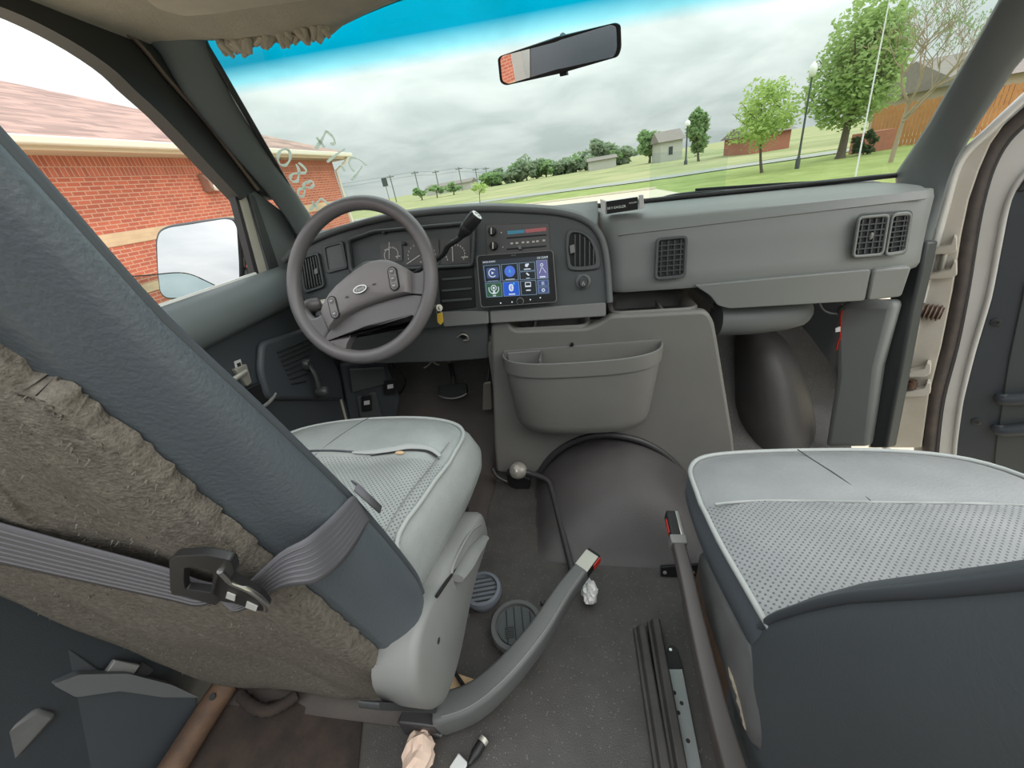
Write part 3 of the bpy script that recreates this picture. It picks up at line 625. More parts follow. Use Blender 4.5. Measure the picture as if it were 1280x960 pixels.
MB().lathe(lz - BZ.ay*.004, BZ.n, [(.011,.002),(.011,.02),(.009,.024),(0,.024)], 20).build('socket_plug', M['slat'], li, smooth=40)
MB().tube([lz + BZ.n*.0245 + BZ.ax*a + BZ.ay*(b-.004) for a, b in ((-.003,-.005),(0,.004),(.003,-.005))], .0008, 5).build('plug_mark', M['lightgrey'], li)
st = BZ.poly([(613.5,388.5),(757,378),(757,395),(614,404)], .001)
MB().prism(rpoly(st, .003, 2), BZ.n*.010).build('lower_trim', M['strip'], db, bevel=.003)
st = BZ.poly([(553,389.5),(611,388.5),(612,404),(556,408.5)], .001)
MB().prism(rpoly(st, .003, 2), BZ.n*.010).build('lower_trim', M['strip'], db, bevel=.003)
KN = Plane((-.4, .99, .53), (0, -1, -.25))
MB().prism(rpoly(KN.poly([(392,392),(440,402),(520,409),(609,404),(611,449),(560,453),(480,455),(414,448)]), .01), -KN.n*.03).build('knee_panel', M['dash'], db, bevel=.006)
MB().lathe(KN.px(579,419), KN.n, [(.010,0),(.010,.003),(.006,.005),(0,.004)], 14).build('panel_latch', M['black'], db, smooth=40)
MB().tube(spl([KN.px(u, v, .006) for u, v in [(572,420),(578,416),(584,418),(586,423),(580,424)]], 4), .0022, 6).build('latch_ring', M['zinc'], db, smooth=60)
# ================================================================== TOUCHSCREEN STEREO
TS = Plane(BZ.px(645, 350, .034), (.02, -1, .22))
ts = empty('touchscreen_stereo', TS.px(648, 384), 'black floating touchscreen stereo with blue and green app tiles lit on its screen', 'car stereo')
qb = quad(TS, [(595.5,319.5),(691.5,312.5),(696.5,377.5),(601,384.5)])
bodyP = rpoly(qpoly(qb, 0,0,1,1), .009, 5)
MB().prism(bodyP, -TS.n*.012).build('housing', M['black'], ts, bevel=.002)
MB().ringplate(bodyP, shrink(bodyP, .0022), TS.n*.0008).build('bezel_edge', M['strip'], ts)
MB().prism([q_ - TS.n*.012 for q_ in qpoly(qb, .2,.2,.8,.8)], -TS.n*.03).build('mount', M['black'], ts)
qs = quad(TS, [(602,326),(685,319.5),(687.8,368),(607,372.5)], .0004)
def em(n, c, s=0.8): return mat(n, tuple(x*.2 for x in c), .3, emit=(*c, s))
scr = em('lcd_background', (.022,.030,.040)); E_ = {k: em('lcd_'+k, c) for k, c in dict(white=(.62,.68,.75), blue=(.02,.10,.55), lblue=(.07,.16,.62), violet=(.13,.13,.30), navy=(.05,.08,.22), green=(.03,.10,.05), line=(.18,.26,.36), cyan=(.05,.45,.65), dark=(.012,.018,.022)).items()}
MB().prism(qpoly(qs, 0,0,1,1), TS.n*.0003).build('screen', scr, ts)
scp = [o for o in ts.children if o.name.startswith('screen')][0]
def tile(s0, t0, s1, t1, m_, nm='app_tile'):
    MB().prism(qpoly(qs, s0,t0,s1,t1,.0005), TS.n*.0002).build(nm, m_, scp)
    MB().ringplate(qpoly(qs, s0,t0,s1,t1,.0006), qpoly(qs, s0+.008,t0+.012,s1-.008,t1-.012,.0006), TS.n*.0003).build('tile_border', E_['line'], scp)
tile(.02,.13,.27,.57,E_['dark']); tile(.29,.13,.54,.57,E_['dark']); tile(.56,.13,.80,.35,E_['dark']); tile(.56,.36,.80,.57,E_['dark']); tile(.82,.10,.985,.58,E_['violet'])
tile(.02,.60,.27,.985,E_['green']); tile(.29,.60,.54,.985,E_['blue']); tile(.56,.60,.80,.985,E_['dark']); tile(.82,.61,.985,.77,E_['navy']); tile(.82,.79,.985,.96,E_['navy'])
def disc(s, t, r, m_, nm, r_in=0.0, a0=0, a1=360):
    m = MB(); n = 24; c = qs(s, t, .0009); pts = [c + TS.ax*(cos(radians(a0+(a1-a0)*k/n))*r) + TS.ay*(sin(radians(a0+(a1-a0)*k/n))*r) for k in range(n+1)]
    pin = [c + TS.ax*(cos(radians(a0+(a1-a0)*k/n))*r_in) + TS.ay*(sin(radians(a0+(a1-a0)*k/n))*r_in) for k in range(n+1)]
    m.loft([[p, p + TS.n*.0003, i + TS.n*.0003, i] for p, i in zip(pts, pin)]).build(nm, m_, scp)
def bar(s0, t0, s1, t1, m_, nm='tile_caption', o=.0009): MB().prism(qpoly(qs, s0,t0,s1,t1,o), TS.n*.0003).build(nm, m_, scp)
MB().prism(rpoly(qpoly(qs, .06,.20,.24,.48,.0007), .004), TS.n*.0001).build('app_icon', E_['navy'], scp)
disc(.15,.34,.0105,E_['white'],'icon_ring',.0085,45,315); MB().prism([qs(.135,.30,.001), qs(.135,.38,.001), qs(.175,.34,.001)], TS.n*.0003).build('icon_arrow', E_['white'], scp)
disc(.415,.33,.0135,E_['lblue'],'icon_disc'); MB().prism([qs(.395,.37,.0014), qs(.415,.25,.0014), qs(.435,.37,.0014), qs(.415,.345,.0014)], TS.n*.0002).build('icon_arrow', E_['cyan'], scp)
bar(.07,.545,.22,.56,E_['line']); bar(.34,.53,.48,.545,E_['white'])
disc(.145,.76,.0135,E_['white'],'icon_ring',.0115,-200,20); disc(.145,.74,.0075,E_['white'],'icon_ring',.0058); disc(.145,.74,.003,E_['white'],'icon_disc'); MB().prism([qs(.145,.78,.001), qs(.17,.88,.001), qs(.12,.88,.001)], TS.n*.0003).build('icon_base', E_['white'], scp); bar(.12,.94,.17,.965,E_['white'])
disc(.415,.76,.0062,E_['white'],'icon_disc'); disc(.415,.72,.0055,E_['white'],'icon_disc'); disc(.415,.80,.0055,E_['white'],'icon_disc'); MB().tube([qs(a,b,.0016) for a,b in ((.40,.73),(.43,.80),(.415,.83),(.415,.69),(.43,.72),(.40,.79))], .0006, 4).build('icon_rune', E_['blue'], scp); disc(.46,.66,.0025,E_['cyan'],'icon_disc'); bar(.37,.92,.47,.95,E_['white'])
disc(.675,.205,.004,E_['white'],'icon_disc'); bar(.69,.16,.71,.2,E_['white'],'icon_stem'); bar(.63,.29,.73,.315,E_['white'])
MB().prism([qs(.655,.41,.001), qs(.675,.39,.001), qs(.71,.46,.001), qs(.69,.48,.001)], TS.n*.0003).build('icon_card', E_['white'], scp); bar(.655,.53,.71,.545,E_['white'])
MB().ringplate(qpoly(qs,.63,.64,.72,.77,.0009), qpoly(qs,.64,.66,.71,.73,.0009), TS.n*.0003).build('icon_frame', E_['white'], scp); bar(.64,.84,.71,.87,E_['white'])
disc(.90,.22,.0038,E_['white'],'icon_ring',.0022); MB().tube([qs(.895,.28,.001), qs(.86,.43,.001)], .0006, 4).build('icon_leg', E_['white'], scp); MB().tube([qs(.905,.28,.001), qs(.955,.43,.001)], .0006, 4).build('icon_leg', E_['white'], scp); bar(.86,.51,.945,.545,E_['white'])
for s in (.885,.90,.915): bar(s-.003,.65,s+.003,.74,E_['white'],'icon_bar')
disc(.90,.875,.0042,E_['white'],'icon_ring',.0022)
text('screen_text', 'BOSS AUDIO', TS, qs(.115,.045), .0055, E_['white'], scp); text('screen_text', '10:13AM', TS, qs(.915,.04), .0075, E_['white'], scp)
text('bezel_text', 'BOSS', TS, qb(.49,.045), .005, M['strip'], ts)
disc_c = qb(.53, .93); MB().lathe(disc_c, TS.n, [(.0085,0),(.0085,.006),(.007,.0075),(0,.0075)], 24).build('volume_knob', M['black'], ts, smooth=40)
MB().lathe(disc_c, TS.n, [(.0092,.001),(.0092,.0068),(.0085,.0072),(.0083,.0068)], 24).build('knob_ring', M['strip'], ts, smooth=40)
for s, t in ((.27,.94),(.42,.935),(.66,.915),(.79,.89)): MB().lathe(qb(s, t), TS.n, [(.0018,0),(.0018,.0006),(0,.0006)], 10).build('touch_key', E_['white'], ts)
# ================================================================== STEERING WHEEL AND COLUMN
wc = V((-.508,.871,.716)); wnm = V((-.04,-1,.48)).normalized(); WP = Plane(wc, wnm)
swl = empty('steering_wheel', wc, 'dark grey four-spoke steering wheel with an oval badge on its hub', 'steering wheel')
ring = [wc + (WP.ax*cos(a) + WP.ay*sin(a))*.180 for a in [2*pi*k/72 for k in range(72)]]
MB().tube(ring, .0165, 14, closed=True).build('rim', M['wheel'], swl, smooth=70)
HUB = Plane(wc + wnm*.018, wnm)                      # front edge of the hub pad
SPK = Plane(wc + wnm*.004, wnm)                      # front of the spokes
def inrim(P, r=.176):
    out = []
    for p in P:
        q = p - wc; h = q.dot(wnm); q = q - wnm*h; out.append(wc + wnm*h + (q.normalized()*r if q.length > r else q))
    return out
pad_o = [(401,390),(404,380),(411,368),(420,357),(432,346.5),(443,338),(455,330.5),(466,326),(476,324.5),(485,325),(493,327.5),(502,332.5),(510,338),(511,352),(511,365.5),(490,370.5),(467,377.5),(449,384),(432,393),(420,402),(411,412),(405,400)]
Q_ = HUB.poly(pad_o)
MB().loft([[p - HUB.n*.034 for p in Q_], Q_, [p + HUB.n*.005 for p in shrink(Q_, .004)], [p + HUB.n*.009 for p in shrink(Q_, .012)], [p + HUB.n*.012 for p in shrink(Q_, .035)]]).build('hub_pad', M['hub'], swl, smooth=50)
lw1 = SPK.poly([(390,452),(399,437),(411,415),(421,404.5),(432,396),(449,387),(467,380.5),(490,373.5),(511,369),(530,370),(550,376),(545,392),(532,412),(522,412),(520,402),(516,392),(502,397),(479,402),(455,407.5),(441,416),(433,430),(430,445),(418,452)])
MB().prism(inrim(rpoly(lw1, .012, 3)), -SPK.n*.022).build('spoke', M['wheel'], swl, bevel=.007, seg=3)
up1 = SPK.poly([(372,392),(377,382),(383,391),(390,397),(396,396),(402,391.5),(406,402),(411,413),(398,436),(386,440),(372,420)])
MB().prism(inrim(up1), -SPK.n*.022).build('spoke', M['wheel'], swl, bevel=.006, seg=3)
up2 = SPK.poly([(511,339),(518,341.5),(525,340.5),(534,334),(543,322),(553,336),(550,374),(530,368),(511.5,366.5)])
MB().prism(inrim(up2), -SPK.n*.022).build('spoke', M['wheel'], swl, bevel=.006, seg=3)
HT = Plane(wc + wnm*.0335, wnm)
for (u, v, du, dv), nb in (((491,348,2.2,13), 3), ((416,384,3.2,13), 2)):
    c = HT.px(u, v, -.002); d_ = (HT.px(u+du, v+dv, -.002) - c).normalized(); s_ = HUB.n.cross(d_)
    MB().prism(rrect(c - HUB.n*.004, d_, s_, .027, .0115, .011), HUB.n*.0045).build('button_pad', M['dark'], swl, bevel=.0004)
    MB().prism(rrect(c, d_, s_, .0245, .009, .0085), HUB.n*.0016).build('button_strip', M['hub'], swl, bevel=.0005)
    for k in range(nb):
        a = (k - (nb-1)/2)*(.016 if nb == 3 else .03); MB().lathe(c + d_*a, HUB.n, [(.0066,.001),(.006,.003),(0,.0035)], 14).build('wheel_button', M['wheel'], swl, smooth=40)
        MB().obox(c + d_*a + HUB.n*.0037, d_, s_, HUB.n, .0009, .0032, .0002).build('button_mark', M['lightgrey'], swl)
c = HT.px(450.5, 361.5, -.0002); d_ = (HT.px(470, 354.5, -.0002) - c).normalized(); s_ = HUB.n.cross(d_)
def ell(a, b, o): return [c + d_*(cos(t)*a) + s_*(sin(t)*b) + HUB.n*o for t in [2*pi*k/28 for k in range(28)]]
MB().prism(ell(.0175,.0085,-.002), HUB.n*.0042).build('oval_badge', M['strip'], swl, bevel=.0004)
MB().ringplate(ell(.0175,.0085,.0022), ell(.0155,.0068,.0022), HUB.n*.0006).build('badge_ring', M['chrome'], swl)
text('badge_script', 'Ford', Plane(c, HUB.n), c, .011, M['lightgrey'], swl, .0024, rot=atan2(d_.dot(HUB.ay), d_.dot(HUB.ax)))
for u, v in ((433,371),(467,355)): MB().obox(HT.px(u, v, -.001), d_, s_, HUB.n, .004, .0012, .0006).build('horn_mark', M['slat'], swl)
# column, stalks, ignition key
co = empty('steering_column', wc - wnm*.2, 'dark steering column shroud with gear lever and turn stalk behind the wheel', 'steering column')
MB().lathe(wc - wnm*.015, -wnm, [(.03,.008),(.05,.014),(.058,.03),(.062,.16),(.062,.20)], 24).build('shroud', M['bezel'], co, smooth=50)
q0 = wc - wnm*.10 + V((.05,0,.01)); e1_ = at(597, 268, y=.93)
pth = spl([q0, at(549,322,y=.94), at(560,308,y=.935), at(574,298,y=.93), at(580,290,y=.93)], 6)
MB().tube(pth, .0062, 10).build('gear_lever', M['black'], co, smooth=60)
g0, g1 = at(577,294,y=.93), at(596,269,y=.925)
MB().lathe(g0, g1-g0, [(.007,-.006),(.0085,.0),(.0145,.014),(.0155,.022),(.0145,.024),(.0155,.027),(.0155,(g1-g0).length-.004),(.0135,(g1-g0).length),(.0,(g1-g0).length)], 20).build('lever_knob', M['black'], co, smooth=35)
ga_ = (g1-g0).normalized()
MB().lathe(g1, ga_, [(.0125,-.0005),(.0125,.0015),(.0075,.002),(.007,.0005),(0,.0005)], 20).build('knob_end', M['chrome'], co, smooth=35)
t0, t1 = at(420,376,y=.95), at(384,383,y=.90)
MB().tube([wc - wnm*.1 + V((-.04,0,0)), t0, t1], [.007,.009,.012], 12).build('turn_stalk', M['zinc'], co, smooth=60)
MB().lathe(at(402,379,y=.92), t1-at(402,379,y=.92), [(.008,0),(.0165,.006),(.018,.02),(.017,.034),(.012,.04),(0,.04)], 18).build('stalk_knob', M['wheel'], co, smooth=40)
ky = empty('key_ring', at(551,400,y=.95), 'bare metal key and yellow tag hanging in the column ignition', 'keys')
MB().lathe(at(547,385,y=.955), V((.6,-.6,.2)), [(0,-.01),(.008,-.01),(.009,.012),(.004,.012),(.004,.02),(0,.02)], 12).build('key', M['zinc'], ky, smooth=40)
MB().tube(spl([at(u, v, y=.945) for u, v in [(546,384),(550,387),(552,393),(549,397),(546,391)]], 4, True), .0012, 5, closed=True).build('ring', M['chrome'], ky, smooth=60)
MB().prism(rpoly([at(u, v, y=.942) for u, v in [(546.5,392),(553,390),(554.5,402),(551,406),(547,402)]], .003), -Y*.003).build('key_tag', M['yellow'], ky, bevel=.0008)
# ================================================================== PEDALS AND LEFT FOOTWELL
pb = empty('brake_pedal', at(566,488,y=1.22), 'black brake pedal with a worn bright lower edge', 'pedal')
PP = Plane(at(566,488,y=1.21), (0,-.8,.6))
c4 = rpoly(PP.poly([(548,481),(583,479),(584,494),(566,498),(548,496)]), .008)
MB().prism(c4, -PP.n*.015).build('pad', M['black'], pb, bevel=.003)
MB().tube(spl(PP.poly([(548,494),(556,497),(566,498),(576,496),(584,492)], .002), 4), .003, 6).build('worn_edge', M['chrome'], pb, smooth=60)
MB().tube(spl([PP.px(566,484,-.012), at(566,470,y=1.27), at(562,452,y=1.25)], 5), .009, 8).build('arm', M['iron'], pb, smooth=60)
pa = empty('accelerator_pedal', at(607,505,y=1.2), 'narrow grey accelerator pedal beside the engine cover', 'pedal')
MB().prism(rpoly([at(u, v, y=1.17) for u, v in [(604,480),(613,478),(615,512),(603,513)]], .006), Y*.012).build('pad', M['zinc'], pa, bevel=.002)
MB().tube([at(609,482,y=1.19), at(611,462,y=1.25)], .006, 8).build('arm', M['iron'], pa, smooth=60)
lk = empty('kick_panel', at(455,520,y=1.12), 'dark kick panel with fuse cover and release lever left of the pedals', 'panel')
LK = Plane((-.70, 1.12, .3), (.45, -.9, 0))
MB().prism(rpoly(LK.poly([(424,456),(482,452),(500,500),(492,545),(440,545)]), .01), -LK.n*.03).build('panel', M['door'], lk, bevel=.006)
MB().prism(rpoly(LK.poly([(436,460),(480,458),(484,478),(440,490)], .001), .006), LK.n*.012).build('upper_cover', M['bezel'], lk, bevel=.004)
MB().prism(rpoly(LK.poly([(446,495),(470,488),(484,545),(455,545)], .001), .006), LK.n*.010).build('lower_cover', M['bezel'], lk, bevel=.004)
for (u, v, w_, h_) in ((458,501,6,9),(487,481,7,8)):
    MB().prism(rpoly(LK.poly([(u-w_,v-h_),(u+w_,v-h_-2),(u+w_+1,v+h_),(u-w_+1,v+h_+2)], .012), .003), LK.n*.008).build('release_lever', M['black'], lk, bevel=.002)
    MB().prism(LK.poly([(u-3,v-3),(u+4,v-4),(u+4,v+1),(u-3,v+2)], .0202), LK.n*.0006).build('lever_decal', M['lightgrey'], lk)
wh = empty('loose_wire', at(540,455,y=1.15), 'tangle of thin pale wire hanging under the dash above the brake pedal', 'wire')
MB().tube(spl([at(u, v, y=1.12) for u, v in [(530,460),(535,457),(540,452),(545,455),(549,456)]], 4), .0022, 6).build('wire_end', M['zinc'], wh, smooth=60)
MB().tube(spl([at(u, v, y=1.2) for u, v in [(490,455),(497,462),(505,470),(507,480),(500,492)]], 4), .004, 6).build('harness', M['black'], wh, smooth=60)
# ================================================================== ENGINE COVER
ec = empty('engine_cover', (.05, 1.0, .03), 'large charcoal engine cover between the footwells under the stereo', 'engine cover')
DG = Plane((0,.98,.3), (0,-1,0))
arch = spl([DG.px(u, v) for u, v in [(676,590),(692,568),(715,552),(745,543),(775,544),(805,552),(832,568),(852,588)]], 4)
al, ar = arch[0], arch[-1]
tp = DG.poly([(618,560),(613,404),(634,401),(642,413),(735,410),(752,402),(764,394),(790,393),(884,388),(893,402),(898,430),(917,548)])
out_ = rpoly([V((-.285,.98,.03))] + tp + [V((.455,.98,.03)), V((ar.x+.02,.98,.03))], .018, 4)
out_ = out_ + arch[::-1] + [V((al.x-.02,.98,.03))]
MB().prism(out_, Y*.03).box((-.262,1.008,.20), (.335,1.15,.49)).box((-.262,1.008,.03), (-.21,1.15,.21)).box((.345,1.008,.03), (.40,1.15,.30)).build('shell', M['cover'], ec, bevel=.012, seg=3)
MB().tube([p - Y*.004 for p in spl([DG.px(u, v) for u, v in [(673,592),(690,569),(715,552),(745,543),(775,544),(805,552),(832,568),(850,587),(864,605)]], 5)], .010, 8).build('arch_trim', M['rubber'], ec, smooth=60)
# upper tray on the right and coin tray on the left (open trays on the cover's top)
def tray(x0, x1, yf, yb, z, zb, name):
    m = MB(); o_ = rrect(V(((x0+x1)/2,(yf+yb)/2,z)), X, Y, (x1-x0)/2, (yb-yf)/2, .03, 5); i_ = shrink(o_, .012); b_ = [p - Z*zb for p in shrink(o_, .022)]
    return m.loft([[p - Z*.02 for p in o_], o_, [p + Z*.004 for p in shrink(o_, .005)], i_, b_], caps=False).add(b_, [list(range(len(b_)))]).build(name, M['cover'], ec, smooth=45)
ztop = DG.px(830, 391).z
tray(.080,.296,.990,1.16, ztop+.002, .040, 'upper_tray')
MB().obox(V((.215,1.06,ztop-.018)), X, Y, Z, .004, .05, .012).build('tray_divider', M['cover'], ec, bevel=.003)
tray(-.20,.03,.985,1.10, DG.px(690,412).z+.003, .04, 'coin_tray')
MB().obox(V((-.12,1.04,DG.px(690,412).z-.018)), X, Y, Z, .004, .05, .014).build('tray_divider', M['cover'], ec, bevel=.003)
# storage bin on the face
bn = empty('storage_bin', (0,.93,.24)); bn.parent = ec; bn.matrix_parent_inverse = wmat(ec).inverted()
zt = lambda x: .478 + (x+.2)*.03
def dring(x0, x1, d, z, e=.978, n=9, k=2.8):
    """D-shaped ring: flat at the back, rounded corners at the front"""
    cx, hx = (x0+x1)/2, (x1-x0)/2; pts = [V((x0, e, z)), V((x1, e, z))]
    pts += [V((cx + hx*abs(cos(a))**(2/k)*(1 if cos(a) > 0 else -1), .978 - d*abs(sin(a))**(2/k), z)) for a in [pi*j/(2*n) for j in range(1, 2*n)]]
    return pts
def tilt(r): return [V((p.x, p.y, p.z + (p.x)*.03)) for p in r]
R_ = [dring(-.165,.165,.075,.245), dring(-.178,.178,.085,.255), dring(-.188,.186,.090,.28), dring(-.200,.200,.098,.40), dring(-.203,.203,.100,.438), dring(-.208,.208,.105,.440), dring(-.209,.209,.106,.472), dring(-.209,.209,.106,.476),
      dring(-.204,.204,.101,.477,.974), dring(-.200,.200,.097,.470,.973), dring(-.190,.190,.088,.34,.973), dring(-.17,.17,.07,.265,.973)]
MB().loft([tilt(r) for r in R_]).build('bin_body', M['cover'], bn, smooth=35)
rim_ = tilt(dring(-.2065,.2065,.1035,.477, n=14)); MB().tube(rim_, .0028, 6, closed=True).build('bin_rim', M['strip'], bn, smooth=60)
br = MB(); br.prism([V((-.193,.965,.473)), V((-.100,.965,.476)), V((-.100,.905,.473)), V((-.1025,.905,.473)), V((-.1025,.9625,.474)), V((-.193,.9625,.471))], -Z*.07); br.build('bin_divider', M['seatplastic'], bn)
MB().lathe(V((-.02,.975,.484)), -Y, [(0,-.002),(.005,-.002),(.005,.004),(0,.004)], 10).build('bin_screw', M['black'], bn)
MB().prism(DG.poly([(722,527),(737,526),(737,531),(722,532)], .001), DG.n*.008).build('cover_latch', M['chrome'], ec, bevel=.001)
# engine hump in the mat
hm = MB()
def hump(a, b):
    x = .09 + .30*(2*a-1); y = .99 - .32*b; t = b
    prof_ = max(0, 1-t*t)**1.15
    wd = .245 - .03*t
    h = .165*prof_*max(0, 1-((x-.09)/wd)**2)**.75*(1 if t < .98 else 0)
    h += .004*sin(11*x+4*t)*sin(9*t)*(h > .01) - .006*math.exp(-((x-.085)/.012)**2 - ((t-.08)/.03)**2)
    return V((x, y, h - .002))
hm.grid(hump, 56, 36)
tag(hm.build('floor_hump', M['humpmat'], smooth=70), 'domed black rubber mat over the engine hump below the cover', kind='structure')
# ================================================================== RIGHT FOOTWELL
wl = MB()
def well(a, b):
    th = 2*pi*a; ph = pi/2*b
    c = V((.645,1.27,.04)); r = V((.125,.20,.35))
    w_ = 1 + .05*sin(3*th+2*b) + .04*sin(7*b)
    return V((c.x + r.x*cos(th)*sin(ph+.02)*w_ - .10*(1-b), c.y + r.y*sin(th)*sin(ph+.02)*w_ + .03*(1-b), c.z + r.z*cos(ph)))
wl.grid(lambda a, b: well(a, 1-b), 30, 16)
tag(wl.build('trim_6', M['humpmat'], smooth=70), 'black rubber hump over the wheel arch in the passenger footwell', kind='structure')
rw = empty('red_wire', at(1047,430,y=1.10), 'loose red wire with a white tag hanging under the glovebox', 'wire')
MB().tube(spl([at(u, v, y=1.10) for u, v in [(1053,388),(1051,396),(1051,404),(1050,414),(1050,422),(1047,430),(1046,438)]], 4), .0022, 6).build('wire', M['red'], rw, smooth=60)
MB().prism([at(u, v, y=1.095) for u, v in [(1044,410),(1050,408),(1050,414),(1044,415)]], -Y*.002).build('tag', M['lightgrey'], rw)
gw = MB(); gw.tube(spl([at(u, v, y=1.12) for u, v in [(1024,378),(1028,386),(1036,391),(1048,392),(1056,388),(1052,380)]], 4), .0025, 6)
tag(gw.build('grey_wire', M['strip'], smooth=60), 'thin grey wire looped behind the glovebox above the red wire', 'wire')
# ================================================================== REAR-VIEW MIRROR, DASH CAMERA
RM = Plane(at(699, 68, y=.985), V((-.30,-1.0,-.15)))
rv = empty('rearview_mirror', RM.px(699, 68), 'wide black-rimmed rear-view mirror hanging from the windshield', 'mirror')
mo = RM.poly([(622,74),(625,70),(698,45),(770,28),(776,31),(777,60),(773,71),(700,92),(632,107),(625,103)])
mo = rpoly(mo, .010, 4)
MB().loft([[p - RM.n*.028 for p in shrink(mo, .02)], [p - RM.n*.018 for p in shrink(mo, .004)], mo, [p + RM.n*.003 for p in shrink(mo, .002)]]).build('housing', M['black'], rv, smooth=40)
MB().prism([p + RM.n*.003 for p in shrink(mo, .0075)], RM.n*.0006).build('mirror_glass', M['mirror'], rv)
MB().prism(RM.poly([(698,90),(707,88),(708,94),(699,96)], -.004), -RM.n*.012).build('tilt_tab', M['black'], rv, bevel=.001)
bt2 = RM.px(699, 66, -.024); MB().tube([bt2, bt2 + V((.0,.02,.02)), V((bt2.x, bt2.y+.045, bt2.z+.035))], .007, 8).build('mount', M['black'], rv, smooth=60)
DC = Plane((.105, 1.052, .80), (-.12,-1,.04))
dcam = empty('accessory_box', DC.px(776, 268), 'small black and silver box with white lettering standing on the dash', 'box')
f4 = quad(DC, [(757,251.5),(797.5,245.5),(798,262),(758,268)])
fr = qpoly(f4, 0,0,1,1); MB().prism(fr, -DC.n*.035).build('body', M['foil'], dcam, bevel=.002)
MB().prism([p + DC.n*.0003 for p in qpoly(f4, .02,.03,.99,.97)], DC.n*.0006).build('front_label', M['black'], dcam)
text('lettering', 'SKY-EAGLER', Plane(fr[0], DC.n), f4(.33,.58), .0078, M['whiteink'], dcam, .0012, rot=.04); text('lettering', 'MINI-879', Plane(fr[0], DC.n), f4(.84,.42), .0046, M['whiteink'], dcam, .0012, rot=.04)
e4 = quad(DC, [(798.5,244),(804.5,243.5),(805,260),(799,261.5)]); MB().prism(qpoly(e4,0,0,1,1), -DC.n*.034).build('end_cap', M['lightgrey'], dcam, bevel=.001)
e4 = quad(DC, [(750,248.5),(756.5,251),(757.5,268.5),(751.5,264)]); MB().prism(qpoly(e4,0,0,1,1), -DC.n*.034).build('end_cap', M['foil'], dcam, bevel=.001)
# ================================================================== SEATS
perf = M['leather2'].copy(); perf.name = 'perforated_grey_leather'
def add_dots(m, scale, ymax):
    t = m.node_tree; b = t.nodes['Principled BSDF']; c = t.nodes.new('ShaderNodeTexCoord'); v = t.nodes.new('ShaderNodeTexVoronoi')
    mp = t.nodes.new('ShaderNodeMapping'); mp.inputs['Scale'].default_value = (scale, scale, .01); mp.inputs['Rotation'].default_value = (0, 0, radians(45))
    v.inputs['Scale'].default_value = 1; v.inputs['Randomness'].default_value = 0; v.voronoi_dimensions = '2D'
    t.links.new(c.outputs['Object'], mp.inputs[0]); t.links.new(mp.outputs[0], v.inputs['Vector'])
    r = t.nodes.new('ShaderNodeMapRange'); r.inputs[1].default_value = .17; r.inputs[2].default_value = .29; t.links.new(v.outputs['Distance'], r.inputs[0])
    s_ = t.nodes.new('ShaderNodeSeparateXYZ'); t.links.new(c.outputs['Object'], s_.inputs[0]); g_ = t.nodes.new('ShaderNodeMath'); g_.operation = 'GREATER_THAN'; g_.inputs[1].default_value = ymax; t.links.new(s_.outputs[1], g_.inputs[0])
    mxx = t.nodes.new('ShaderNodeMath'); mxx.operation = 'MAXIMUM'; t.links.new(r.outputs[0], mxx.inputs[0]); t.links.new(g_.outputs[0], mxx.inputs[1])
    old = b.inputs['Base Color'].links[0].from_socket; mx = t.nodes.new('ShaderNodeMix'); mx.data_type = 'RGBA'
    t.links.new(mxx.outputs[0], mx.inputs['Factor']); mx.inputs['A'].default_value = (.085,.088,.09,1); t.links.new(old, mx.inputs['B']); t.links.new(mx.outputs['Result'], b.inputs['Base Color'])
add_dots(perf, 160, .506)
perf_d = M['leather'].copy(); perf_d.name = 'perforated_pale_leather'; add_dots(perf_d, 175, .545)

def cushion(root, top, outline, zbot, lm, pm, seam_y, inset, pipe_m, side_m, bulge=.03, drop=.0):
    """outline: closed ring (x, y) of the piping, counter-clockwise; top(x, y) gives the height of the upper surface"""
    P = spl([V((x, y, 0)) for x, y in outline], 4, True); n = len(P); c = sum(P, V((0,0,0)))/n
    def off(d): return [p + (p-c).normalized()*d for p in P]
    def ringz(d, f): return [V((p.x, p.y, f(p))) for p in off(d)]
    edge = lambda p: top(p.x, p.y) - .012
    rings = [[V((p.x, p.y, zbot)) for p in off(-.012)], [V((p.x, p.y, zbot+.02)) for p in off(.008)],
             ringz(bulge*.9, lambda p: zbot + (edge(p)-zbot)*.45), ringz(bulge, lambda p: zbot + (edge(p)-zbot)*.66), ringz(bulge*.6, lambda p: edge(p)-.018), ringz(.004, lambda p: edge(p)-.003)]
    MB().loft(rings).build('cushion_side', side_m, root, smooth=70)
    tr = [ringz(.004, lambda p: edge(p)-.003)]
    for k in range(1, 11):
        f = 1 - (k/10)**1.0; tr.append([V((c.x + (p.x-c.x)*f, c.y + (p.y-c.y)*f, top(c.x + (p.x-c.x)*f, c.y + (p.y-c.y)*f) - .012*max(0, 1-k/1.6))) for p in P])
    MB().loft(tr).build('cushion_top', lm, root, smooth=75)
    MB().tube([V((p.x, p.y, edge(p)+.001)) for p in off(.004)], .0042, 8, closed=True).build('piping', pipe_m, root, smooth=70)
    return c, P
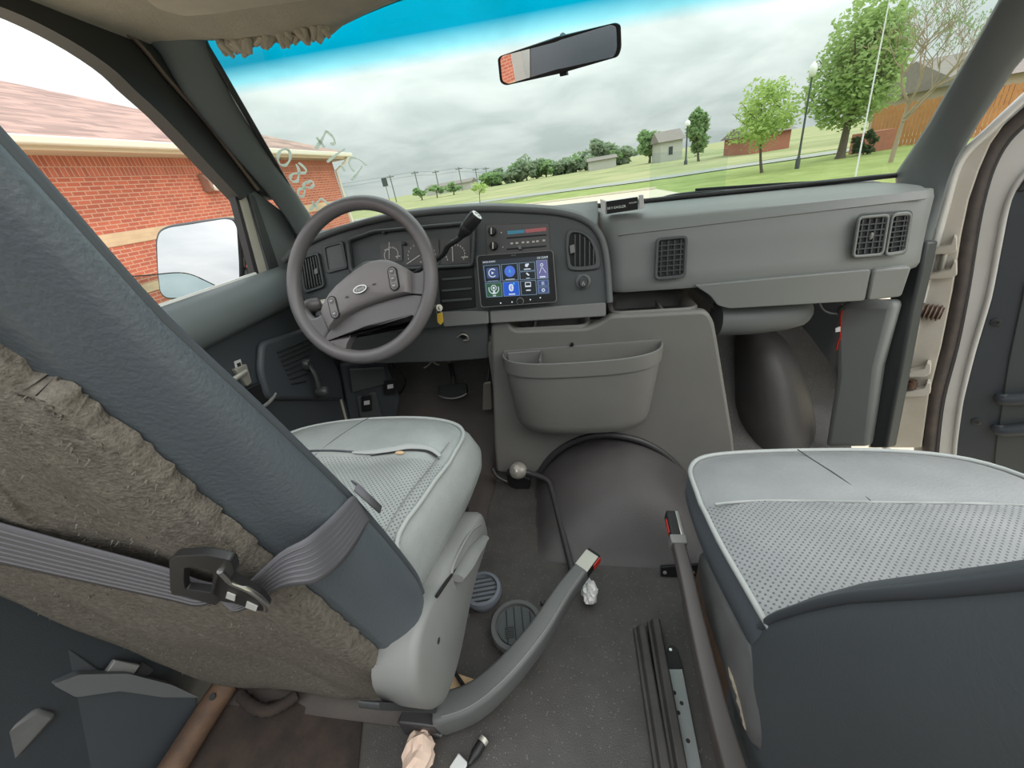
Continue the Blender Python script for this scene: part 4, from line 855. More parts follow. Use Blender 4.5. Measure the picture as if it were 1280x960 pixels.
# ---- driver seat ----------------------------------------------------------
ds = empty('driver_seat', (-.47, .45, 0), 'worn grey leather driver seat with a split front seam and felt-backed reclined backrest', 'car seat', 'captain seats')
def dtop(x, y):
    u = (x+.47)/.235; v_ = (y-.45)/.27
    front = max(0, (y-.60)/.13)
    z = .452 - .014*abs(u)**3 - .020*front**2 + .004*sin(u*2+.6) + .006*cos(v_*2)
    z -= .010*math.exp(-((y-.535-.012*sin(x*16))/.020)**2)*(1-.5*abs(u))
    z += .0055*math.exp(-((x+.30+(y-.45)*.55)/.020)**2)*(1 if y < .53 else 0) * max(0, 1-((y-.40)/.16)**2)
    z -= .004*math.exp(-((x+.345+(y-.45)*.55)/.018)**2)*(1 if y < .53 else 0)
    return z
d_out = [(-.283,.335),(-.278,.38),(-.262,.50),(-.248,.60),(-.252,.655),(-.285,.695),(-.36,.718),(-.48,.722),(-.60,.705),(-.665,.67),(-.695,.60),(-.70,.48),(-.70,.38),(-.69,.335),(-.50,.33)]
cushion(ds, dtop, d_out, .275, perf_d, None, .55, 0, M['pipe_l'], M['leather'], .034)
def patch(root, top, x0f, x1f, ya, yb, mat_, nm, lift=.0018, nx=36, ny=36):
    m = MB(); m.grid(lambda a, b: (lambda y, x0, x1: V((x0 + (x1-x0)*a, y, top(x0 + (x1-x0)*a, y) + lift*min(1, 14*min(a, 1-a, b, 1-b)) - .0005)))(ya(a) + (yb(a)-ya(a))*b, x0f(ya(a)+(yb(a)-ya(a))*b), x1f(ya(a)+(yb(a)-ya(a))*b)), nx, ny)
    return m.build(nm, mat_, root, smooth=80)
sy_d = lambda a: .545 + .010*sin(a*5) + .012*a - .03*abs(a-.5)**3
seam = [V((x, y, dtop(x, y)+.001)) for x, y in [(-.67 + .27*k/30, sy_d(k/30*.7)) for k in range(31)]]
MB().tube(seam, .0022, 6).build('seam', M['pipe'], ds, smooth=60)
# the split: open lips of leather with a dark strip for the gap's shade
lip = [(-.44,.548),(-.40,.550),(-.36,.560),(-.33,.569),(-.29,.568),(-.264,.552)]
MB().tube(spl([V((x, y+.004, dtop(x, y+.004)+.002)) for x, y in lip], 6), [.0025 + .0065*sin(pi*k/30)**.8 for k in range(31)], 8, flat=.45).build('torn_lip', M['pipe_l'], ds, smooth=70)
MB().tube(spl([V((x, y-.004, dtop(x, y-.004)+.0012)) for x, y in lip[1:]], 6), [.0008 + .0030*sin(pi*k/24) for k in range(25)], 8, flat=.4).build('torn_gap', M['dark'], ds, smooth=70)
MB().ball(V((-.345,.556,dtop(-.345,.556)+.0015)), V((.010,.0045,.003)), 10, 8).build('exposed_foam', M['wood'], ds, smooth=60)
MB().tube(spl([V((x, y, dtop(x, y)+.0002)) for x, y in [(-.52,.548),(-.505,.60),(-.49,.66),(-.485,.70)]], 6), .0009, 5).build('top_stitch', M['pipe'], ds)
MB().tube(spl([V((p[0]-.018, p[1], dtop(p[0]-.018, p[1])-.002)) for p in [(-.278,.32),(-.268,.42),(-.255,.52),(-.242,.60)]], 6), .0011, 5).build('edge_stitch', M['seatplastic'], ds)
pdm = MB(); pdm.box((-.66,.37,.0), (-.30,.66,.18)); pdm.build('pedestal', M['iron'], ds, bevel=.01)
pdm = MB(); pdm.box((-.67,.36,.18), (-.275,.68,.275)); pdm.build('seat_frame', M['black'], ds, bevel=.02)
# plastic recliner cover with lever, inboard side
SP = Plane((-.232, .4, .3), (1, -.06, .10))
sc = spl(SP.poly([(597,640),(603,655),(604,672),(592,712),(582,760),(570,815),(556,862),(545,884),(530,886),(515,876),(507,850),(512,800),(524,762),(536,742),(545,728),(556,700),(575,670),(588,648)]), 3, True)
MB().loft([[p - X*.05 for p in sc], sc, [p + SP.n*.010 for p in shrink(sc, .006)], [p + SP.n*.014 for p in shrink(sc, .016)]]).build('recliner_cover', M['seatplastic'], ds, smooth=50)
MB().tube(spl([SP.px(u, v, .012) for u, v in [(560,735),(556,715),(566,690),(582,664),(594,655)]], 6), .0035, 8).build('cover_rib', M['seatplastic'], ds, smooth=60)
lv = MB(); lv.tube(spl([SP.px(u, v, .022) for u, v in [(556,722),(566,708),(576,692),(586,680),(593,672)]], 6), [.010 + .006*sin(pi*min(1, .15+k/26)) for k in range(25)], 10, flat=.55)
lv.build('recliner_lever', M['seatplastic'], ds, smooth=60)
MB().tube(spl([SP.px(u, v, .013) for u, v in [(536,745),(546,731),(554,720),(560,712)]], 5), .003, 8).build('lever_slot', M['black'], ds, smooth=60)
for u, v in ((538,800),(577,770)): MB().lathe(SP.px(u, v, .010), SP.n, [(.006,0),(.005,.004),(0,.005)], 12).build('cover_screw', M['slat'], ds, smooth=40)
MB().prism(rpoly([at(u, v, x=-.27) for u, v in [(474,878),(545,880),(548,892),(474,888)]], .004), -X*.03).build('base_bracket', M['slat'], ds, bevel=.003)
# ---- reclined backrest (vinyl side, piping, felt back) -----------------------
def backrest(root, zs, yp, yf, xi, xo, vin, pip, sgn=1, bb=.05, r_in=.05, tw=None):
    """rings along z: yp(z) front piping edge, yf(z) rear face; inner side at xi"""
    rings, pipe_in, pipe_out = [], [], []
    for z, f in zs:
        a, b = yp(z), yf(z); mid = (a+b)/2; a2 = mid + (a-mid)*f; b2 = mid + (b-mid)*f
        d = 1 if xo < xi else -1
        xm = (xi+xo)/2; hw = abs(xi-xo)/2*(1 - .10*(1-f))
        A = lambda t, y: V((xm + d*(-t)*hw*-1*-1, y, z))
        I = xm - (-d)*hw if False else xm + (1 if xi > xo else -1)*hw
        O = xm - (1 if xi > xo else -1)*hw
        s = 1 if I > O else -1
        ring = [V((I - s*.002, a2, z)), V((I + s*.012, a2 - (a2-b2)*.30, z)), V((I + s*.008, a2 - (a2-b2)*.62, z)), V((I - s*.02, a2 - (a2-b2)*.90, z)), V((I - s*r_in, b2, z)), V((xm, b2 - .008*f, z)),
                V((O + s*r_in, b2, z)), V((O + s*.01, a2 - (a2-b2)*.85, z)), V((O - s*.012, a2 - (a2-b2)*.5, z)), V((O, a2, z)), V((O + s*.04, a2 + .025*f, z)), V((xm, a2 + (bb+.01)*f*.8, z)), V((I - s*.05, a2 + .022*f, z))]
        rings.append(spl(ring, 3, True)); pipe_in.append(ring[0]); pipe_out.append(ring[9])
    MB().loft(rings).build('backrest', vin, root, smooth=75)
    MB().tube(spl(pipe_in, 4), .0055, 8).build('backrest_piping', pip, root, smooth=70)
    MB().tube(spl(pipe_out, 4), .0055, 8).build('backrest_piping', pip, root, smooth=70)
def interp(tab):
    def f(z):
        for (z0, a), (z1, b) in zip(tab, tab[1:]):
            if z0 <= z <= z1: return a + (b-a)*(z-z0)/(z1-z0)
        return tab[0][1] if z < tab[0][0] else tab[-1][1]
    return f
yp_d = interp([(.22,.322),(.26,.338),(.33,.350),(.39,.347),(.48,.325),(.60,.288),(.72,.245),(.845,.196),(.94,.170),(1.12,.115)])
yf_d = interp([(.22,.30),(.25,.288),(.386,.257),(.834,.154),(1.12,.088)])
zs_d = [(.232,.25),(.238,.55),(.25,.78),(.27,.92),(.30,1),(.34,1),(.39,1),(.45,1),(.52,1),(.60,1),(.68,1),(.76,1),(.845,1),(.92,1),(1.0,1),(1.06,1),(1.10,.9),(1.12,.6),(1.125,.2)]
backrest(ds, zs_d, yp_d, yf_d, -.25, -.735, M['vinyl'], M['pipe'])
FA, FB = at(0, 475, x=-.3), at(440, 810, x=-.3)
FPn = V((0, -1, (FB.y-FA.y)/(FB.z-FA.z))); FP = Plane(FA, FPn)
fpx = [(302,688),(359,734),(412,778),(446,806),(470,826),(488,842),(482,866),(476,883),(440,876),(400,872),(350,866),(300,856),(270,851),(245,842),(200,822),(150,800),(100,780),(50,758),(0,735)]
fo = [FP.px(u, v) for u, v in fpx]
yfp = lambda z: FA.y + (z-FA.z)*(FB.y-FA.y)/(FB.z-FA.z)
fo = [V((-.285, yfp(1.10), 1.10)), V((-.292, yfp(.95), .95)), FP.px(0, 470), FP.px(60, 497), FP.px(120, 538), FP.px(200, 600), FP.px(255, 648)] + fo + [V((-.735, yfp(.8), .8)), V((-.725, yfp(1.10), 1.10))]
fo = [V((p.x, p.y, max(p.z, .012))) for p in fo]
rf = random.Random(8)
base_ = [V((p.x, p.y, max(p.z, .012))) for p in spl(fo, 8, True)]; dense = [p + V((rf.uniform(-1,1)*.0035, 0, abs(rf.uniform(0,1))*.003)) for p in base_]
fe = MB(); cx = V((-.51, yfp(.55), .55))
def fring(f, d): return [cx + (p-cx)*f + FP.n*(d + .0025*sin(31*p.x*f+3)*sin(23*p.z*f)) for p in base_]
fe.loft([[p - FP.n*.012 for p in dense], fring(1,.001), fring(.985,.006)] + [fring(1-k/12, .007 + .004*sin(k*.9)) for k in range(1, 12)] + [fring(.01, .008)])
felt_o = fe.build('felt_back', M['felt'], ds, smooth=80)
fz_ = MB()                                             # loose fibres: short tufts over the felt and along its frayed edge
for k in range(2600):
    i = rf.randrange(len(dense)); f = sqrt(rf.random()) if k % 3 else 1.0
    p = cx + (dense[i]-cx)*f + FP.n*(.004 + .004*(f < .98))
    d_ = V((rf.uniform(-1,1), rf.uniform(-.2,.2), rf.uniform(-1,1))) * .0045 + FP.n*rf.uniform(.001,.003); s_ = d_.cross(FP.n).normalized()*.0007
    fz_.add([p-s_, p+s_, p+d_], [[0,1,2]])
o = fz_.build('felt_fibres', M['felt'], ds, normals=False); o['kind'] = 'stuff'
# ---- seat belt hanging across the backrest -----------------------------------
sb = empty('seat_belt', FP.px(280, 720), 'grey seat belt with a metal latch tongue slung around the driver backrest', 'seat belt')
up_e = [FP.px(-120,588,.015), FP.px(0,625,.015), FP.px(100,654,.015), FP.px(222,686,.016), FP.px(262,700,.017), FP.px(290,705,.018)]
lo_e = [FP.px(-120,660,.015), FP.px(0,681,.015), FP.px(100,703,.015), FP.px(222,728,.016), FP.px(262,735,.017), FP.px(290,726,.018)]
Sd = Plane((-.236, .25, .6), (1, -.25, 0))
def sd(u, v, o=.0): return at(u, v, x=-.236+o)
up_e += [FP.px(318,703,.024), at(350,691,x=-.252), sd(384,672), sd(410,650), sd(428,632), sd(441,620,-.004), at(448,628,x=-.262)]
lo_e += [FP.px(318,730,.024), at(352,735,x=-.258), sd(395,728), sd(425,706), sd(446,678), sd(460,653,-.004), at(462,652,x=-.262)]
U_, W_ = spl(up_e, 5), spl(lo_e, 5); bm_ = MB()
m_rows = []
for p, q in zip(U_, W_):
    row = []
    for j in range(9):
        t = j/8; row.append(p*(1-t) + q*t)
    m_rows.append(row)
bm_.loft(m_rows, closed=False); bo_ = bm_.build('webbing', M['belt'], sb, smooth=70, solid=.0016)
for j in range(1, 8, 1): MB().tube([r[j] + FP.n*.0008 for r in m_rows[:-6]], .0011, 4).build('weave_rib', M['belt'], bo_, smooth=70)
BK = Plane(FP.px(260, 715, .024), FP.n)
bo1 = rpoly(BK.poly([(219,690),(226,685),(262,683),(296,690),(300,703),(283,740),(275,748),(232,735),(222,735),(219,728)]), .004, 3)
bi1 = rpoly(BK.poly([(238,700),(244,699),(258,700),(270,703),(274,706),(269,731),(266,731),(250,729),(238,727),(237,716)]), .003, 3)
MB().ringplate(bo1, bi1, BK.n*.006).build('tongue_body', M['black'], sb, bevel=.002)
MB().prism(rpoly(BK.poly([(281,700),(292,712),(312,724),(330,735),(340,748),(338,755),(326,754),(300,745),(278,742),(270,733)]), .004), BK.n*.006).build('tongue_plate', M['black'], sb, bevel=.001)
MB().tube(spl(BK.poly([(282,703),(290,712),(296,718),(316,727),(330,737),(338,746),(338,753)], .006), 5), .0022, 8).build('tongue_edge', M['chrome'], sb, smooth=60)
for c4 in ([(291,729),(301,733),(300,740),(289,736)], [(315,741),(328,747),(326,753),(313,748)]):
    MB().prism(BK.poly(c4, .0062), BK.n*.001).build('tongue_slot', M['lightgrey'], sb)
# loop of belt around the front of the backrest
lp = MB(); lp.loft([[V((-.240, .283, .622)), V((-.236, .303, .568))], [V((-.244, .296, .620)), V((-.240,.315,.566))], [V((-.256, .303, .618)), V((-.252,.322,.565))]], closed=False)
lp.build('webbing_loop', M['belt'], sb, smooth=60, solid=.002)

# ---- passenger seat ---------------------------------------------------------
ps = empty('passenger_seat', (.44, .40, 0), 'grey leather passenger seat with perforated cushion and dark reclined backrest', 'car seat', 'captain seats')
def ptop(x, y):
    u = (x-.45)/.27
    front = max(0, (y-.48)/.17)
    return .407 - .012*abs(u)**3 - .018*front**2 - .005*math.exp(-((y-.508)/.010)**2) + .003*sin(9*x+2*y)
p_out = [(.246,.262),(.222,.295),(.209,.37),(.198,.46),(.196,.56),(.205,.612),(.24,.648),(.32,.662),(.44,.668),(.56,.662),(.66,.635),(.705,.57),(.715,.46),(.715,.36),(.705,.30),(.69,.262),(.46,.25)]
p_out = p_out[::-1]
cushion(ps, ptop, p_out, .305, perf, None, .5, 0, M['pipe_l'], M['vinyl'], .008)
sy_p = lambda a: .508 - .012*abs(2*a-1)**6
MB().tube([V((x, y, ptop(x, y)+.0015)) for x, y in [(.207 + .50*k/30, sy_p(k/30)) for k in range(31)]], .0022, 6).build('seam', M['pipe_l'], ps, smooth=60)
MB().tube(spl([V((x, y, ptop(x, y)+.0004)) for x, y in [(.435,.51),(.42,.56),(.405,.62),(.40,.655)]], 6), .001, 5).build('top_stitch', M['pipe'], ps)
MB().box((.235,.24,0), (.66,.60,.14)).build('pedestal', M['rust'], ps, bevel=.01)
MB().box((.25,.25,.14), (.69,.60,.285)).build('seat_frame', M['black'], ps, bevel=.015)
SK = Plane((.205, .4, .25), (-1, 0, .12))
sk = spl(SK.poly([(880,690),(893,708),(912,745),(932,785),(950,815),(962,850),(968,900),(955,935),(945,930),(925,880),(905,820),(888,765),(878,720)]), 3, True)
MB().loft([[p + X*.05 for p in sk], sk, [p + SK.n*.008 for p in shrink(sk, .006)], [p + SK.n*.011 for p in shrink(sk, .014)]]).build('side_skirt', M['skirt'], ps, smooth=50)
MB().tube(spl([SK.px(u, v, .0095) for u, v in [(921,835),(930,860),(938,890),(944,915)]], 5), [.002,.003,.004,.005,.004,.005,.004,.003,.005,.004,.003,.004,.003,.004,.003,.002], 6, flat=.5).build('scuffed_edge', mat('scuffed_tan', (.30,.25,.18), .8, noise=(80,.2,(.15,.13,.10))), ps, smooth=60)
yp_p = interp([(.05,.30),(.11,.324),(.20,.343),(.30,.338),(.37,.322),(.43,.300),(.55,.241),(.67,.170),(.85,.07),(1.05,-.04)])
yf_p = interp([(.05,.20),(.11,.19),(.30,.165),(.43,.12),(.55,.065),(.67,.0),(.85,-.09),(1.05,-.20)])
zs_p = [(.06,.3),(.07,.7),(.10,.9),(.14,1),(.20,1),(.27,1),(.33,1),(.40,1),(.48,1),(.56,1),(.65,1),(.75,1),(.85,1),(.95,1),(1.0,.9),(1.03,.4)]
backrest(ps, zs_p, yp_p, yf_p, .213, .70, M['vinyl2'], M['pipe'])
# ================================================================== BUCKLE STALKS
bs = empty('buckle_stalk', at(555,895,z=.03), 'thick grey belt buckle arm lying out from the driver seat over the floor vents', 'seat belt buckle')
spn = spl([at(548,893,z=.045), at(590,878,z=.06), at(630,845,z=.085), at(672,795,z=.11), at(704,745,z=.13), at(727,714,z=.14)], 6)
rr = [.0235,.026] + [.0255 - .010*k/28 for k in range(29)]; rr = rr[:len(spn)] + [.0155]*(len(spn)-len(rr))
arm = MB(); rings = []
for k, p in enumerate(spn):
    t = (spn[min(k+1, len(spn)-1)] - spn[max(k-1, 0)]).normalized(); s_ = t.cross(Z).normalized(); u_ = s_.cross(t)
    r = rr[k]; rings.append(rrect(p, s_, u_, r, r*1.05, r*.35, 3))
arm.loft([shrink(rings[0], .008)] + rings + [shrink(rings[-1], .003)]).build('boot', M['stalk'], bs, smooth=45)
tdir = (spn[-1]-spn[-4]).normalized(); ts_ = tdir.cross(Z).normalized(); tu_ = ts_.cross(tdir)
MB().obox(spn[-1] + tdir*.024, tdir, ts_, tu_, .026, .016, .011).build('buckle_body', M['black'], bs, bevel=.003)
MB().obox(spn[-1] + tdir*.020 - ts_*.0005 + tu_*.0115, tdir, ts_, tu_, .023, .0155, .0015).build('buckle_plate', M['zinc'], bs, bevel=.001)
MB().obox(spn[-1] + tdir*.034 + ts_*.0155, tdir, ts_, tu_, .012, .0022, .0085).build('release_button', M['red'], bs, bevel=.001)
MB().tube([rings[k][2] + (rings[k][6]-rings[k][2])*.1 + Z*.001 for k in range(2, len(rings)-1)], .0018, 5).build('boot_ridge', M['strip'], bs, smooth=60)
MB().obox(at(530,893,z=.03), X, Y, Z, .036, .026, .024).build('base_plate', M['iron'], bs, bevel=.004)
MB().lathe(at(545,905,z=.03), V((.4,-.8,.4)), [(.012,0),(.012,.008),(.006,.010),(0,.010)], 6).build('base_bolt', M['chrome'], bs)
MB().prism([at(u, v, z=.02) for u, v in [(497,906),(505,890),(560,905),(553,925)]], Z*.010).build('floor_plate', M['iron'], bs, bevel=.003)

b2 = empty('buckle_stalk', at(905,960,x=.165), 'narrow upright belt buckle stalk in the gap beside the passenger seat', 'seat belt buckle')
spn = spl([at(930,1010,x=.17), at(915,960,x=.17), at(893,880,x=.168), at(872,790,x=.165), at(857,720,x=.162), at(848,682,x=.16)], 6)
rings = []
for k, p in enumerate(spn):
    t = (spn[min(k+1, len(spn)-1)] - spn[max(k-1, 0)]).normalized(); s_ = t.cross(X).normalized()
    f = k/(len(spn)-1); rings.append(rrect(p, X, s_, .0145-.0045*f, .019-.006*f, .004, 3))
MB().loft(rings).build('boot', M['stalk2'], b2, smooth=45)
tdir = (spn[-1]-spn[-4]).normalized(); s_ = tdir.cross(X).normalized()
MB().obox(spn[-1]+tdir*.006, tdir, X, s_, .008, .0135, .015).build('boot_collar', M['strip'], b2, bevel=.002)
MB().obox(spn[-1]+tdir*.034, tdir, X, s_, .026, .0105, .013).build('buckle_body', M['black'], b2, bevel=.003)
MB().obox(spn[-1]+tdir*.034 + X*.0085 - s_*.0, tdir, X, s_, .025, .003, .0135).build('buckle_plate', M['chrome'], b2, bevel=.001)
MB().obox(spn[-1]+tdir*.034 - X*.0108, tdir, X, s_, .013, .0012, .006).build('release_button', M['red'], b2, bevel=.0005)
# ================================================================== THINGS ON THE FLOOR
def round_vent(name, px, rx, label, top_m, closed):
    c = at(*px, z=.03); r = rx; e = empty(name, V((c.x, c.y, .002)), label, 'air vent', 'loose round air vents')
    MB().lathe(V((c.x,c.y,.003)), Z, [(r*.80,0),(r*.86,.02),(r,.022),(r,.030),(r*.96,.036),(r*.80,.037),(r*.78,.028)], 36).build('collar', top_m, e, smooth=35)
    MB().lathe(V((c.x,c.y,.006)), Z, [(0,0),(r*.79,0),(r*.79,.012),(0,.012)], 28).build('core', M['dark'] if not closed else top_m, e, smooth=35)
    return c, r, e
c, r, e = round_vent('round_vent', (603,738), .046, 'open round vent with dark slats beside the driver seat on the mat', mat('blue_grey_plastic', (.14,.155,.18), .45), False)
a1 = radians(15); d_ = V((cos(a1), sin(a1), 0)); n_ = V((-sin(a1), cos(a1), 0))
for k in range(6):
    o_ = (k-2.5)*r*.25; h = sqrt(max(.0001, (r*.78)**2 - o_**2))
    MB().obox(V((c.x,c.y,.030)) + n_*o_, d_, (n_*.6+Z*.8).normalized(), (Z*.6-n_*.8).normalized(), h, .0045, .001).build('slat', M['slat'], e)
c, r, e = round_vent('round_vent', (646,783), .058, 'closed round vent with ribbed cap half under the driver buckle arm', M['stalk'], True)
MB().lathe(V((c.x,c.y,.018)), Z, [(0,.010),(r*.72,.010),(r*.74,.013),(r*.72,.017),(0,.017)], 30).build('cap', M['bezel'], e, smooth=35)
a1 = radians(12); d_ = V((cos(a1), sin(a1), 0)); n_ = V((-sin(a1), cos(a1), 0))
for k in range(4):
    o_ = (k-1.2)*r*.30; h = sqrt(max(.0001, (r*.70)**2 - o_**2))
    MB().obox(V((c.x,c.y,.0355)) + d_*o_, n_, d_, Z, h, .0012, .0008).build('cap_groove', M['dark'], e)
for k in range(6): MB().obox(V((c.x,c.y,.036)) - d_*r*.28 - n_*(r*.05 + k*.0042), d_, n_, Z, .010, .0011, .001).build('cap_rib', M['slat'], e)
# bent rod with knob
br_ = empty('bent_rod', at(648,610,z=.0), 'bent black rod with a round metal knob lying against the engine hump', 'rod')
k0 = at(648,588,y=.93)
rod = spl([k0, at(664,592,y=.925), at(684,600,y=.90), at(690,612,y=.87), at(698,645,y=.79), at(708,685,y=.70), at(716,716,y=.635)], 6)
MB().tube(rod, .0085, 10).build('rod', M['iron'], br_, smooth=60)
ka = V((-.45,-.75,.45)).normalized()
MB().lathe(k0 - ka*.022, ka, [(0,0),(.012,0),(.022,.006),(.026,.016),(.0265,.028),(.022,.036),(.0215,.040),(.012,.044),(.010,.048),(0,.049)], 24).build('knob', M['zinc'], br_, smooth=35)
MB().prism(rpoly([at(u, v, y=.94) for u, v in [(632,594),(642,590),(664,600),(662,612),(648,616),(636,606)]], .006), Y*.03).build('knob_bracket', M['black'], br_, bevel=.004)
MB().tube(spl([at(615,585,y=.95), at(622,596,y=.94), at(634,602,y=.935)], 5), .006, 8).build('knob_strap', M['iron'], br_, smooth=60)
MB().lathe(at(716,716,y=.635) + V((0,-.005,-.012)), V((0,.3,1)), [(.012,-.01),(.011,.0),(.011,.018),(0,.02)], 12).build('rod_foot', M['iron'], br_, smooth=40)
# crumpled foil
def crumple(name, c, r, sc_, m_, label, cat, seed, jit=.35):
    rr_ = random.Random(seed); bmx = bmesh.new(); bmesh.ops.create_icosphere(bmx, subdivisions=3, radius=1)
    mb = MB(); vs = []
    for v in bmx.verts:
        k = 1 + rr_.uniform(-jit, jit)*.6; vs.append(c + V((v.co.x*r*sc_[0]*k, v.co.y*r*sc_[1]*k, max(-.9, v.co.z)*r*sc_[2]*k)))
    zmin = min(p.z for p in vs); vs = [p + Z*(.002-zmin) for p in vs]
    mb.add(vs, [[q.index for q in f.verts] for f in bmx.faces]); bmx.free()
    return tag(mb.build(name, m_), label, cat)
crumple('foil_ball', at(737,741,z=.02), .026, (.7,1.0,.8), M['foil'], 'crumpled silver foil on the mat under the driver buckle', 'foil', 3)
crumple('paper_wad', at(524,946,z=.02), .035, (.75,1.1,.7), M['paper'], 'crumpled tan paper scrap behind the driver seat base', 'paper', 5, .25)
MB().lathe(at(679,755,z=.0), Z, [(.007,0),(.007,.004),(.004,.008),(0,.008)], 12).build('floor_bolt', M['iron'], smooth=40)
tag(bpy.data.objects['floor_bolt'], 'small dark bolt head in the mat between vent and foil', 'bolt')
wd = MB().prism([at(u, v, z=.02) for u, v in [(562,838),(598,850),(580,875),(545,872)]], -Z*.018); tag(wd.build('wood_offcut', M['wood'], bevel=.002), 'pale ribbed wood offcut between driver seat cover and buckle arm', 'wood')
cw = MB().tube(spl([at(u, v, z=.03) for u, v in [(565,834),(572,846),(580,858),(584,866)]], 5), .004, 8); tag(cw.build('black_cable', M['black'], smooth=60), 'short black cable lying over the wood offcut', 'cable')
cc = empty('cable_connector', at(600,940,z=.0), 'black cable plug with a metal threaded end on the mat', 'connector')
a, c = at(606,923,z=.014), at(588,952,z=.014); d_ = (a-c).normalized(); Lc = (a-c).length
MB().lathe(c, d_, [(0,-.004),(.004,-.004),(.006,.006),(.0085,.012),(.0085,Lc*.78),(.007,Lc*.80),(0,Lc*.80)], 16).build('plug_body', M['black'], cc, smooth=35)
MB().lathe(c + d_*Lc*.78, d_, [(.007,0),(.0088,.001),(.0088,Lc*.22),(.0065,Lc*.24),(.006,Lc*.2),(0,Lc*.2)], 16).build('threaded_end', M['zinc'], cc, smooth=35)
MB().tube(spl([c, at(582,960,z=.008), at(570,985,z=.005)], 5), .0035, 8).build('cable', M['black'], cc, smooth=60)
MB().obox(at(574,958,z=.008), d_, d_.cross(Z), Z, .012, .012, .006).build('cable_tag', M['lightgrey'], cc, bevel=.002)
# two black rails and the perforated bracket
def rail(px0, px1, wdt, h, label, seat):
    a, c = at(*px0, z=0), at(*px1, z=0); d_ = (c-a).normalized(); s_ = V((d_.y, -d_.x, 0)).normalized(); L_ = (c-a).length + .12
    m = MB(); prof_ = [(-wdt,0),(wdt,0),(wdt,h*.55),(wdt*.5,h*.62),(wdt*.42,h*.8),(wdt*.2,h),(-wdt*.8,h),(-wdt,h*.9)]
    m.loft([[a + d_*t + s_*p + Z*(q+.001) for p, q in prof_] for t in (0, L_)])
    return tag(m.build('seat_rail', M['railm'], bevel=.0015), label, 'rail', 'loose rails on the mat')
rail((799,790), (826,960), .013, .026, 'dusty black channel rail on the mat, the one farther from the passenger seat', 0)
rail((816,783), (846,960), .013, .030, 'taller black channel rail on the mat, next to the perforated bracket', 0)
pk = empty('perforated_bracket', at(855,900,z=0), 'galvanized perforated flat bracket with a black painted tab', 'bracket')
PK = Plane((.1,.3,.012), (0,0,1))
body = PK.poly([(830,836),(853,836),(880,975),(850,975)])
MB().prism(body, -Z*.008).build('strip', M['galv'], pk, bevel=.001)
tp_ = PK.poly([(829,836),(833,812),(838,806),(843,807),(847,812),(854,836)], .0005)
MB().prism(rpoly(tp_, .004), Z*.003 - Z*.008).build('painted_tab', M['black'], pk, bevel=.001)
for u, v in ((838,813),):
    MB().lathe(PK.px(u, v, .001), Z, [(0,0),(.003,0),(.003,.0025),(0,.0025)], 12).build('tab_hole', M['chrome'], pk)
for u, v in ((843,866),(852,879),(848,891),(860,926)):
    MB().lathe(PK.px(u, v, -.0005), Z, [(0,0),(.0035,0),(.0035,.001),(0,.001)], 12).build('hole', M['dark'], pk)
ab = empty('angle_bracket', at(850,716,z=0), 'small black drilled bracket lying across behind the passenger buckle stalk', 'bracket')
AB = Plane(at(850,722,z=.0), (0,-1,.25))
MB().prism(rpoly(AB.poly([(826,709),(875,706),(876,720),(826,724)]), .003), -AB.n*.008).build('plate', M['black'], ab, bevel=.001)
for u in (831, 866): MB().lathe(AB.px(u, 715.5), AB.n, [(0,0),(.0045,0),(.0045,.001),(0,.001)], 12).build('hole', M['zinc'], ab)
# ================================================================== LOWER LEFT: B-PILLAR FOOT AND SILL
tr1 = empty('trim_7', (-.82,.2,.1), 'dark grey plastic trim at the foot of the door pillar behind the driver seat', kind='structure')
LP = Plane((-.82,.2,.3), (1,-.25,.10))
MB().prism(rpoly(LP.poly([(-40,760),(60,790),(130,842),(180,866),(245,868),(250,890),(210,960),(180,1010),(-40,1010)]), .01), -LP.n*.05).build('trim_8', M['door'], tr1, bevel=.012, seg=3)
LQ = Plane((-.80,.2,.3), (1,-.25,.10))
MB().prism(rpoly(LQ.poly([(66,856),(100,843),(160,842),(215,856),(250,872),(205,872),(150,864),(95,872)]), .006), -LQ.n*.02).build('lit_top', M['dash'], tr1, bevel=.006)  # paler plate along the trim's top edge, painting the light it catches
MB().prism(LQ.poly([(-20,930),(48,886),(74,893),(10,965),(-20,985)]), -LQ.n*.02).build('lit_step', M['skirt'], tr1, bevel=.006)  # step of the trim, its paler tone carries the light on it
MB().prism(LP.poly([(126,846),(142,824),(174,830),(160,850)], .006), -LP.n*.01).build('anchor_plate', M['seatplastic'], tr1, bevel=.002)
MB().prism(LP.poly([(160,850),(178,828),(190,836),(168,856)], .008), -LP.n*.01).build('anchor_slot', M['dark'], tr1)
tb = MB().tube([at(283,856,z=.035), at(262,886,z=.03), at(225,945,z=.025), at(190,1000,z=.02)], .024, 12)
ob = tb.build('sill_tube', M['rust'], smooth=60); tag(ob, 'rust-brown painted sill tube along the floor edge behind the driver seat', 'tube')
MB().lathe(at(266,871,z=.055), V((.2,-.5,.8)), [(0,0),(.006,0),(.006,.002),(0,.002)], 12).build('tube_hole', M['dark'], ob)
rc_ = MB().tube(spl([at(u, v, z=.03) for u, v in [(300,868),(315,882),(335,888),(355,880),(372,868)]], 5), [.010,.012]*10+[.01], 8)
tag(rc_.build('torn_carpet_edge', M['carpet'], smooth=60), 'curled torn edge of brown carpet under the felt back', 'carpet')
